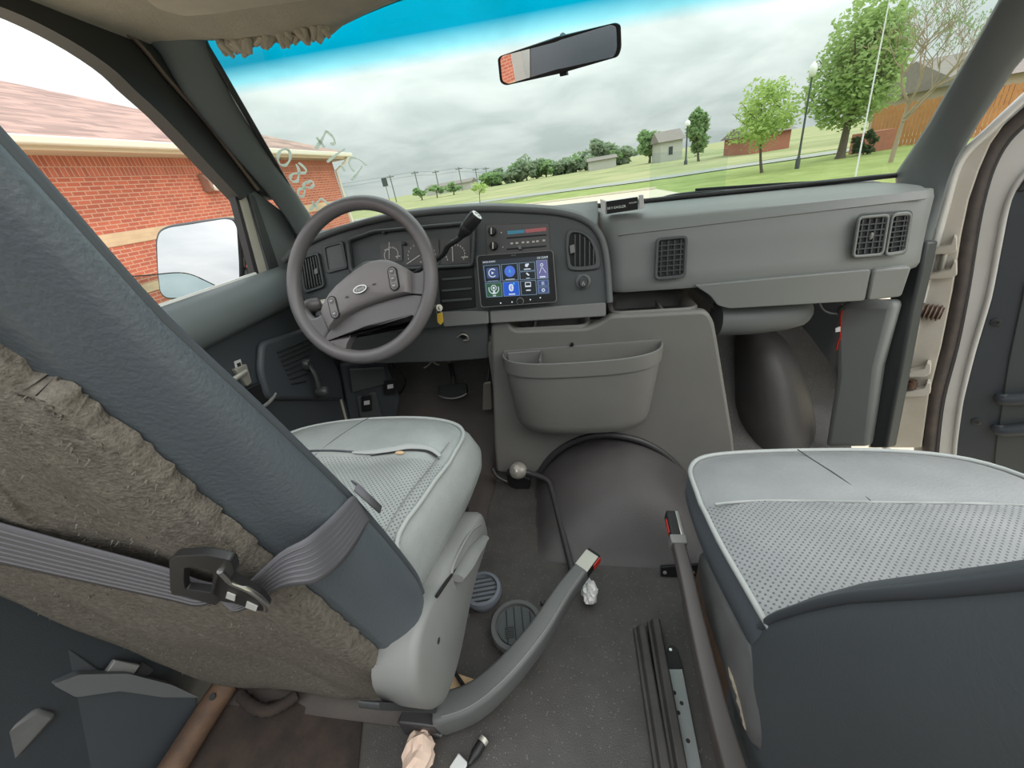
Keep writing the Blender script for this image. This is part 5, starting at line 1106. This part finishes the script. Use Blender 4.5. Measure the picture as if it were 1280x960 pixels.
# ================================================================== OUTDOORS (level frame, carried into the van's frame by G)
def ag(u, v, **k): return at(u, v, R=RG, **k)
GZ = -.75
def brick(name, c1, c2, mortar, scale, axes, bw=.20, bh=.067, ms=.008):
    m = bpy.data.materials.new(name); m.use_nodes = True; t = m.node_tree; b = t.nodes['Principled BSDF']; b.inputs['Roughness'].default_value = .85
    u = t.nodes.new('ShaderNodeUVMap'); k = t.nodes.new('ShaderNodeTexBrick'); t.links.new(u.outputs[0], k.inputs['Vector'])
    k.inputs['Color1'].default_value = (*c1,1); k.inputs['Color2'].default_value = (*c2,1); k.inputs['Mortar'].default_value = (*mortar,1)
    k.inputs['Scale'].default_value = scale; k.inputs['Brick Width'].default_value = bw; k.inputs['Row Height'].default_value = bh; k.inputs['Mortar Size'].default_value = ms; k.inputs['Bias'].default_value = -.2
    n = t.nodes.new('ShaderNodeTexNoise'); n.inputs['Scale'].default_value = 1.5; t.links.new(u.outputs[0], n.inputs['Vector'])
    x = t.nodes.new('ShaderNodeMix'); x.data_type = 'RGBA'; x.blend_type = 'MULTIPLY'; x.inputs['Factor'].default_value = .35
    t.links.new(k.outputs['Color'], x.inputs['A']); t.links.new(n.outputs['Fac'], x.inputs['B']); t.links.new(x.outputs['Result'], b.inputs['Base Color'])
    return m
def uvmap(o, f):
    """UVs in metres from each vertex, by function f of its level-frame position"""
    me = o.data; l = me.uv_layers.new(name='UVMap'); inv = RG @ RV.transposed()
    mw = Matrix.Translation(o.location)
    for lp in me.loops:
        p = (mw @ me.vertices[lp.vertex_index].co); q = CAM + inv @ (p - CAM); l.data[lp.index].uv = f(q)
M['brick'] = brick('red_brick', (.56,.15,.085), (.40,.105,.065), (.60,.36,.26), 1.0, None, .23, .078, .009)
M['soldier'] = brick('red_soldier_brick', (.52,.15,.09), (.38,.11,.07), (.55,.33,.24), 1.0, None, .09, .60, .009)
M['tanbrick'] = brick('tan_band_brick', (.68,.50,.31), (.60,.43,.27), (.62,.45,.32), 1.0, None, .23, .078, .008)
M['shingle'] = brick('brown_roof_shingles', (.46,.30,.25), (.22,.145,.125), (.30,.20,.17), 1.0, None, .55, .20, .006)
M['fascia'] = mat('tan_fascia_paint', (.60,.49,.36), .6); M['gutter'] = mat('cream_gutter', (.66,.62,.52), .45)
M['lawn'] = mat('spring_lawn', (.29,.33,.125), .95, spec=.1, noise=(.9,.16,(.19,.24,.075)), bump=(40,.5,'noise'))
M['field'] = mat('dry_grass_field', (.36,.34,.19), .95, spec=.1, noise=(.16,.14,(.22,.25,.115)), bump=(20,.4,'noise'))
M['concrete'] = mat('tan_concrete', (.56,.49,.37), .9, noise=(.5,.25,(.50,.44,.34)))
M['asphalt'] = mat('pale_asphalt', (.30,.30,.27), .9, noise=(.6,.25,(.26,.26,.235)))
M['bark'] = mat('grey_bark', (.13,.10,.075), .9, noise=(10,.2,(.08,.065,.05))); M['twig'] = mat('pale_bare_bark', (.33,.26,.19), .9)
M['pole'] = mat('grey_wood_pole', (.16,.17,.16), .8); M['post'] = mat('dark_lamp_post', (.055,.065,.068), .5)
M['globe'] = mat('white_lamp_globe', (.7,.72,.7), .4); M['fence'] = mat('orange_cedar_fence', (.55,.26,.10), .8, noise=(3,.25,(.42,.19,.075)))
M['hroof'] = mat('house_roof', (.22,.19,.17), .9, noise=(3,.2,(.17,.15,.135))); M['hwall'] = mat('house_siding', (.42,.41,.37), .8); M['hbrick'] = mat('house_brick', (.42,.17,.11), .85, noise=(6,.2,(.33,.13,.09)))
M['htan'] = mat('tan_siding', (.36,.30,.22), .85); M['hwin'] = mat('house_window', (.05,.06,.07), .2)
def leafm(n, a, b):
    m = mat(n, a, .7, spec=.2, noise=(1.2,.22,b)); t = m.node_tree; p = t.nodes['Principled BSDF']
    tl = t.nodes.new('ShaderNodeBsdfTranslucent'); mx = t.nodes.new('ShaderNodeMixShader'); mx.inputs[0].default_value = .5
    t.links.new(p.inputs['Base Color'].links[0].from_socket, tl.inputs[0]); o = t.nodes['Material Output']
    t.links.new(p.outputs[0], mx.inputs[1]); t.links.new(tl.outputs[0], mx.inputs[2]); t.links.new(mx.outputs[0], o.inputs[0]); return m
LF = dict(big=leafm('green_leaves', (.43,.55,.22), (.30,.42,.16)), lime=leafm('lime_leaves', (.48,.60,.22), (.36,.48,.16)), mid=leafm('mid_green_leaves', (.33,.46,.22), (.24,.36,.17)), far=leafm('hazy_distant_leaves', (.35,.42,.29), (.27,.34,.23)), bush=leafm('bush_leaves', (.08,.13,.05), (.05,.09,.035)))  # far leaves paled and greyed, distance haze put into their colour
# ---- ground ------------------------------------------------------------------
gd = MB(); gd.grid(lambda a, b: V((-160+420*a, -15 + 75*b, GZ)), 8, 8)
tag(gd.build('ground', M['lawn'], xf=G), 'green lawn outside to the right of the drive', kind='structure')
gd = MB(); gd.grid(lambda a, b: V((-500+1100*a, 36 + 700*b*b - (6*a), GZ+.02)), 10, 20)
tag(gd.build('ground_far', M['field'], xf=G), 'yellowish field running out to the tree line', kind='structure')
lot = MB().prism([V((-30,-15,GZ+.02)), V((4.6,-15,GZ+.02)), V((4.6,12,GZ+.02)), V((3.9,22.5,GZ+.02)), V((-3.4,25.4,GZ+.02)), V((-9,27.5,GZ+.02)), V((-30,30,GZ+.02))], V((0,0,.01)))
tag(lot.build('ground_drive', M['concrete'], xf=G), 'tan concrete drive in front of the van', kind='structure')
rd = [(-60,49),(-30,44),(-7.7,38.2),(0,34.6),(5,32),(9.9,31),(16.9,29.2),(45,22)]
rs = spl([V((x, y, 0)) for x, y in rd], 5); r_ = MB(); rows = []
for k, p in enumerate(rs):
    t = (rs[min(k+1, len(rs)-1)] - rs[max(k-1, 0)]).normalized(); n_ = V((-t.y, t.x, 0)); rows.append([p - n_*1.7 + V((0,0,GZ+.045)), p + n_*1.7 + V((0,0,GZ+.045))])
r_.loft(rows, closed=False); tag(r_.build('road', M['asphalt'], xf=G), 'pale asphalt path crossing the lawns', kind='structure')
kerb = MB().tube([V((3.9,22.6,GZ+.05)), V((-3.4,25.5,GZ+.05)), V((-9,27.6,GZ+.05))], .09, 6); tag(kerb.build('kerb', M['concrete'], xf=G), 'low concrete kerb along the drive', kind='structure')
# ---- brick building ------------------------------------------------------------
WX, YE = -9.2, 16.3
bl = empty('brick_building', G((WX, 8, GZ)), 'long red brick building with tan bands and a brown shingle hip roof', 'building')
wv = lambda q: (q.y, q.z)
o = MB().box((WX-12, -12, GZ), (WX, YE, 2.12)).build('brick_wall', M['brick'], bl, xf=G); uvmap(o, lambda q: ((q.y if abs(q.x-WX) < .05 else q.x), q.z))
o = MB().box((WX-12, -12, 2.12), (WX+.015, YE+.015, 2.46)).build('soldier_course', M['soldier'], bl, xf=G); uvmap(o, lambda q: ((q.y if abs(q.x-WX) < .05 else q.x), q.z+.12))
for z0, z1 in ((.86, 1.10), (-.12, .06)):
    o = MB().box((WX-12, -12, z0), (WX+.02, YE+.02, z1)).build('tan_band', M['tanbrick'], bl, xf=G); uvmap(o, lambda q: ((q.y if abs(q.x-WX) < .05 else q.x), q.z))
MB().box((WX-12.5, -12.5, 2.46), (WX+.46, YE+.46, 2.52)).build('soffit', M['fascia'], bl, xf=G)
MB().box((WX-12.5, -12.5, 2.46), (WX+.50, YE+.50, 2.62)).build('fascia', M['fascia'], bl, xf=G, bevel=.01)
MB().box((WX+.50, -12.5, 2.52), (WX+.63, YE+.63, 2.66)).build('gutter', M['gutter'], bl, xf=G, bevel=.03)
MB().box((WX-12.5, YE+.50, 2.52), (WX+.5, YE+.63, 2.66)).build('gutter', M['gutter'], bl, xf=G, bevel=.03)
ex, ey = WX+.55, YE+.55
o = MB().add([(ex,-12,2.66),(ex,ey,2.66),(ex-7.5,ey-7.5,2.66+7.5*.41),(ex-7.5,-12,2.66+7.5*.41)], [[0,1,2,3]]).build('roof', M['shingle'], bl, xf=G, solid=.04, off=-1); uvmap(o, lambda q: (q.y, (ex-q.x)*1.08))
o = MB().add([(ex,ey,2.66),(ex-15,ey,2.66),(ex-7.5,ey-7.5,2.66+7.5*.41)], [[0,1,2]]).build('roof', M['shingle'], bl, xf=G, solid=.04, off=-1); uvmap(o, lambda q: (q.x, (ey-q.y)*1.08))
MB().tube([V((WX+.57, YE+.3, 2.5)), V((WX+.45, YE+.2, 2.34)), V((WX+.06, YE+.05, 2.12)), V((WX+.06, YE+.06, GZ))], .05, 8).build('downspout', M['gutter'], bl, xf=G, smooth=50)
lt = empty('wall_light', G((WX+.1, 10.1, 1.8)), 'small brown box light fixed high on the brick wall', 'wall lamp')
MB().prism([V((WX+.003, 9.85, 1.70)), V((WX+.003, 9.85, 2.10)), V((WX+.10, 9.85, 2.10)), V((WX+.26, 9.85, 1.95)), V((WX+.26, 9.85, 1.76)), V((WX+.1, 9.85, 1.70))], V((0,.42,0))).build('housing', mat('brown_lamp_housing', (.28,.17,.13), .5), lt, xf=G, bevel=.02)
MB().ball(V((WX+.22, 10.06, 1.80)), V((.10,.17,.10)), 14, 10).build('lens', M['globe'], lt, xf=G, smooth=60)
# ---- trees ------------------------------------------------------------------
def leaves(c, r, n, size, seed, cone=0.0, clumps=22):
    rr_ = random.Random(seed); m = MB(); cl = []
    for k in range(clumps):
        while True:
            p = V((rr_.uniform(-1,1), rr_.uniform(-1,1), rr_.uniform(-1,1)))
            if p.length < 1: break
        w_ = 1 - cone*(p.z+1)/2; cl.append((V((p.x*w_*.8, p.y*w_*.8, p.z*.86)), rr_.uniform(.22,.42)*(1-.5*cone*(p.z+1)/2)))
    for k in range(n):
        q, s_ = cl[rr_.randrange(clumps)]
        d_ = V((rr_.gauss(0,1), rr_.gauss(0,1), rr_.gauss(0,1))).normalized()*s_*rr_.uniform(.55,1.05)
        p = q + d_; p = V((c.x + p.x*r.x, c.y + p.y*r.y, c.z + p.z*r.z))
        a = V((rr_.uniform(-1,1), rr_.uniform(-1,1), rr_.uniform(-.6,.6))).normalized(); b_ = a.cross(V((rr_.uniform(-1,1), rr_.uniform(-1,1), rr_.uniform(-1,1)))).normalized()
        s1 = size*rr_.uniform(.6,1.2); m.add([p - a*s1, p + b_*s1*.5, p + a*s1, p - b_*s1*.5], [[0,1,2,3]])
    return m
def tree(base, ctr, rad, n, size, lm, label, seed, name='tree', tr=.12, cone=0.0, clumps=22, group=None, bm_=None, branches=5):
    base, ctr = V(base), V(ctr); e = empty(name, G(base), label, 'tree', group)
    rr_ = random.Random(seed); m = MB()
    top_ = V((ctr.x, ctr.y, ctr.z + rad.z*.5)); m.tube(spl([base, base*.6 + V((ctr.x, ctr.y, ctr.z-rad.z*.5))*.4, ctr, top_], 4), [tr*1.25]+[tr*(1-.85*k/12) for k in range(12)], 7)
    for k in range(branches):
        a = 2*pi*k/branches + rr_.uniform(-.4,.4); z0 = ctr.z - rad.z*rr_.uniform(.2,.8); p = V((ctr.x, ctr.y, z0))
        q = V((ctr.x + cos(a)*rad.x*.75, ctr.y + sin(a)*rad.y*.75, z0 + rad.z*rr_.uniform(.5,.9))); m.tube([p, (p+q)/2 + V((0,0,-.05*rad.z)), q], [tr*.5, tr*.3, tr*.1], 5)
    m.build('trunk', bm_ or M['bark'], e, xf=G, smooth=60)
    leaves(ctr, rad, n, size, seed+1, cone, clumps).build('foliage', lm, e, xf=G, normals=False)
    return e
def tree_px(bpx, l, r, t, b, lm, label, seed, n=2500, size=.25, base=None, yy=None, **k):
    """stand a tree on the ground where its foot is seen, as wide and tall as it looks from there"""
    B = ag(*bpx, z=GZ) if yy is None else ag(*bpx, y=yy); y = B.y; L_, R_, T_, D_ = ag(*l, y=y), ag(*r, y=y), ag(*t, y=y), ag(*b, y=y)
    c = V(((L_.x+R_.x)/2, y, (T_.z+D_.z)/2)); return tree(V((B.x, B.y, GZ)), c, V((abs(R_.x-L_.x)/2, abs(R_.x-L_.x)/2, abs(T_.z-D_.z)/2)), n, size, lm, label, seed, **k)
tree_px((1050,198), (1003,95), (1150,75), (1083,-14), (1068,168), LF['big'], 'tall full green tree right of the lamp post, seen through the windshield', 11, n=11000, size=.13, tr=.20, clumps=90, cone=.35)
tree_px((952,216), (905,150), (1000,130), (958,98), (945,186), LF['lime'], 'small lime-green young tree left of the tall lamp post', 21, n=2800, size=.11, tr=.07, clumps=40)
tree_px((873,202), (852,165), (893,160), (872,128), (874,192), LF['mid'], 'slim dark green pointed tree beside the far lamp post', 31, n=2600, size=.28, tr=.14, cone=.6, clumps=26)
tree_px((600,256), (586,240), (612,236), (598,226), (600,247), LF['lime'], 'sparse little sapling in the grass right of the gear lever', 41, n=160, size=.14, tr=.035, clumps=10)
tree_px((812,199), (795,180), (832,174), (812,161), (812,196), LF['mid'], 'round green tree at the right end of the distant tree line', 51, n=1500, size=.6, tr=.25, clumps=20, yy=85)
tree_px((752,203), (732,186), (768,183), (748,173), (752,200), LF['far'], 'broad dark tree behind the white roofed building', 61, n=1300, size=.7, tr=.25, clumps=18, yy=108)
rt = random.Random(77)
for k in range(15):
    u = 612 + k*12.2 + rt.uniform(-3,3); hz = 220 - .171*(u-640); h = 9 + 5*rt.random() + (8 if 2 < k < 6 else 3 if k > 8 else 0)
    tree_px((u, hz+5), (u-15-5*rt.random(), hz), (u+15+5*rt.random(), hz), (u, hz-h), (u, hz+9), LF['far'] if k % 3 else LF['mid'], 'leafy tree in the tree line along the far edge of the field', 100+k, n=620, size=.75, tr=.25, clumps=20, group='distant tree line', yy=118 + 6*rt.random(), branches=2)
for k in range(4):
    u = (448, 526, 545, 566)[k]; hz = 220 - .171*(u-640)
    tree_px((u, hz+3), (u-11, hz), (u+11, hz), (u, hz-(7,5,4,4)[k]), (u, hz+7), LF['mid'], 'low bush far off beyond the field on the driver side', 140+k, n=320, size=.5, tr=.15, clumps=9, group='distant bushes', yy=90, branches=2, name='bush')
# bare tree
def bare(base, h, seed, label):
    rr_ = random.Random(seed); e = empty('bare_tree', G(base), label, 'tree'); tr_ = MB(); tw = MB(); buds = MB()
    def grow(p, d_, L_, r, lev):
        q = p + d_*L_; mid = (p+q)/2 + V((rr_.uniform(-1,1), rr_.uniform(-1,1), rr_.uniform(-.5,.5)))*L_*.07
        (tr_ if lev < 2 else tw).tube([p, mid, q], [r, r*.8, r*.6], 6 if lev < 2 else 4)
        if lev >= 5:
            for k in range(2):
                c = q + V((rr_.uniform(-1,1), rr_.uniform(-1,1), rr_.uniform(-1,1)))*.06; buds.add([c, c+V((.04,.0,.03)), c+V((0,.01,.06))], [[0,1,2]])
            return
        for k in range(4 if lev < 3 else 3):
            a = rr_.uniform(0, 2*pi); s_ = rr_.uniform(.4,1.05)
            nd = (d_ + V((cos(a)*s_, sin(a)*s_, rr_.uniform(-.1,.35)))).normalized(); grow(p + (q-p)*rr_.uniform(.65,1), nd, L_*rr_.uniform(.58,.82), max(r*.55, .0055), lev+1)
    grow(V(base), V((.05,0,1)), h*.30, .075, 0)
    tr_.build('trunk', M['twig'], e, xf=G, smooth=60); tw.build('twigs', M['twig'], e, xf=G)
    buds.build('buds', LF['mid'], e, xf=G, normals=False)
b0 = ag(1118, 205, z=GZ)
bare(V((11.5, 18.5, GZ)), 6.4, 5, 'bare pale-barked tree in front of the tall green tree')
bare(V((14.0, 16.0, GZ)), 7.0, 9, 'bare twiggy tree with dark buds against the right windshield pillar')
# ---- lamp posts, poles, wires --------------------------------------------------
def lamp(px, top, label):
    B = ag(*px, z=GZ); T_ = ag(*top, y=B.y); e = empty('lamp_post', G(B), label, 'lamp post'); r = .0014*(B.y+8)
    h = T_.z - .1
    MB().lathe(B, V((0,0,1)), [(r*2.2,0),(r*2.2,.35),(r*1.2,.5),(r,1.0),(r*.8,h-B.z)], 12).build('pole', M['post'], e, xf=G, smooth=50)
    MB().lathe(V((B.x,B.y,h-.05)), V((0,0,1)), [(r*1.2,0),(r*3,.06),(r*3.4,.28),(r*2.6,.42),(r*.8,.50),(0,.55)], 16).build('lamp_head', M['globe'], e, xf=G, smooth=50)
lamp((996,211), (1010,92), 'tall black lamp post with a pale lantern on the lawn')
lamp((857,206), (857,156), 'distant thin lamp post beside the pointed tree')
for k, (u, vt) in enumerate([(487,219),(518,214),(544,213),(573,209),(594,210),(607,209)]):
    y = 120 + 6*k; T_ = ag(u, vt, y=y); e = empty('utility_pole', G((T_.x, y, GZ)), 'wooden utility pole with a crossarm in the row across the field', 'utility pole', 'utility poles')
    MB().tube([V((T_.x, y, GZ)), V((T_.x, y, T_.z))], .16, 6).build('pole', M['pole'], e, xf=G); MB().box((T_.x-1.1, y-.1, T_.z-.6), (T_.x+1.1, y+.1, T_.z-.35)).build('crossarm', M['pole'], e, xf=G)
sg = ag(482, 232, y=60); e = empty('road_sign', G((sg.x, 60, GZ)), 'small dark sign on a post seen just above the steering wheel rim', 'sign')
MB().tube([V((sg.x, 60, GZ)), V((sg.x, 60, sg.z))], .05, 6).build('post', M['pole'], e, xf=G); MB().box((sg.x-.4, 59.95, sg.z-.1), (sg.x+.4, 60.02, sg.z+1.0)).build('sign_plate', M['post'], e, xf=G, bevel=.02)
for k, dz in enumerate((0, .9)):
    pts = []
    for u, vt in [(415,232),(487,220),(518,215),(544,214),(573,210),(594,211),(607,210)]:
        p = ag(u, vt, y=122); pts.append(V((p.x, 122, p.z - dz)))
    o = MB().tube(spl(pts, 3), .035, 4).build('overhead_wire', M['pole'], xf=G); tag(o, ('upper' if not k else 'lower') + ' overhead wire strung along the row of utility poles', 'wire')
# ---- houses and fence ---------------------------------------------------------------
def house(x0, x1, y, d, h, rh, wm, label, over=.4, win=()):
    e = empty('house', G(((x0+x1)/2, y, GZ)), label, 'house')
    MB().box((x0, y, GZ), (x1, y+d, GZ+h)).build('walls', wm, e, xf=G)
    zt_, o_ = GZ+h, over
    MB().loft([[V((x0-o_, y-o_, zt_)), V((x0-o_, y+d/2, zt_+rh)), V((x0-o_, y+d+o_, zt_))], [V((x1+o_, y-o_, zt_)), V((x1+o_, y+d/2, zt_+rh)), V((x1+o_, y+d+o_, zt_))]]).build('roof', M['hroof'], e, xf=G)
    for a, b_ in win:
        w_ = MB().box((x0+a, y-.05, GZ+.9), (x0+b_, y+.02, GZ+2.0)).build('window', M['hwin'], e, xf=G)
    return e
def xs(u0, u1, y, v=185): return ag(u0, v, y=y).x, ag(u1, v, y=y).x
x0, x1 = xs(826, 853, 75); house(x0, x1, 75, 8, 2.8, 1.6, M['hwall'], 'grey house with a low roof left of the pointed tree', win=((1.2,1.8),))
x0, x1 = xs(938, 986, 48); house(x0, x1, 48, 8, 1.6, .9, M['hbrick'], 'red brick house half hidden behind the lime young tree', win=())
x0, x1 = xs(736, 770, 100, 198); house(x0, x1, 100, 8, 1.9, .7, M['hwall'], 'long low pale building at the far edge of the field')
x0, x1 = xs(516, 600, 140, 233); house(x0+4, x1-3, 140, 10, 2.2, 1.0, M['hwall'], 'low pale sheds far across the field below the poles')
house(25.5, 33, 36.0, 9, 2.6, 2.0, M['htan'], 'brown roofed house behind the bare trees and the cedar fence', win=((1.5,3),(5,6.5)))
house(32.0, 44, 10.0, 10, 2.6, 1.8, M['hbrick'], 'house with a pale brown roof beyond the fence, seen past the open door')
def fence(a, b_, h, label):
    a, b_ = V(a), V(b_); e = empty('cedar_fence', G((a+b_)/2), label, 'fence'); d_ = b_-a; n = int(d_.length/.15); t = d_.normalized(); s_ = V((-t.y, t.x, 0)); m = MB()
    for k in range(n):
        p = a + t*(k*.15); m.obox(p + V((0,0,h/2 + .03*sin(k*2.1))), t, s_, V((0,0,1)), .066, .012, h/2)
    m.build('pickets', M['fence'], e, xf=G)
    r_ = MB()
    for z in (.35, h-.3): r_.obox((a+b_)/2 + V((0,0,z)) + s_*.04, t, s_, V((0,0,1)), d_.length/2, .03, .05)
    r_.build('rails', M['fence'], e, xf=G)
fence((15.8, 27.5, GZ), (26, 16.5, GZ), 1.9, 'orange cedar picket fence running behind the right pillar and the open door')
fence((26, 16.5, GZ), (26, -6, GZ), 1.9, 'orange cedar picket fence returning along the side beyond the open door')
bw = MB().box((14.3, 25.4, GZ), (15.7, 26.4, GZ+.9)); tag(bw.build('brick_planter', M['hbrick'], xf=G), 'low red brick wall at the foot of the tall green tree', 'wall')
e = tree(V((13.9,24.4,GZ)), V((13.8,24.4,GZ+.5)), V((.55,.5,.55)), 420, .12, LF['bush'], 'small dark bush in front of the low brick wall', 301, name='bush', tr=.03, clumps=12)
e['category'] = 'bush'
# ---- outside parts of the van -----------------------------------------------------------
hd = MB(); hd.grid(lambda a, b: V((-.90+1.80*a, 1.30+.55*b, .755 - .10*b - .16*b*b - .05*(2*a-1)**4)), 16, 8)
tag(hd.build('trim_9', M['white'], smooth=60, solid=.01), 'white van hood below the windshield', kind='structure')
MB().prism([at(u, v, x=-.87) for u, v in [(288,238),(300,238),(316,300),(304,300)]], X*.006).build('outer_corner', M['white'], d1)
def wiper(pts, label, r):
    e = empty('windshield_wiper', pts[0], label, 'wiper'); P = spl(pts, 6)
    MB().tube(P, r, 8, flat=.6).build('arm', M['black'], e, smooth=60); n = len(P)
    MB().tube([p + V((0,.003,.006)) for p in P[n//3:]], r*.7, 6, flat=1.3).build('blade', M['black'], e, smooth=60)
wiper([at(735,258,y=1.335), at(700,261,y=1.33), at(648,259,y=1.325)], 'black windshield wiper above the stereo side of the dash', .004)
wiper([at(812,254,y=1.34), at(845,243,y=1.335), at(930,236,y=1.33), at(1020,231,y=1.32), at(1072,230,y=1.315)], 'long black windshield wiper above the passenger side of the dash', .0048)
cw_ = MB().prism([at(u, v, y=1.315) for u, v in [(808,252),(880,244),(908,245),(815,256)]], Y*.02); tag(cw_.build('wiper_pivot_cover', M['black'], bevel=.002), 'flat black cover at the base of the long wiper', 'cover')
an = MB().tube([at(1069,222,y=1.55), at(1090,112,y=1.56), at(1113,-6,y=1.57)], [.0022,.0018,.0013], 6); tag(an.build('antenna', M['globe'], smooth=60), 'thin white whip antenna rising outside the windshield', 'antenna')
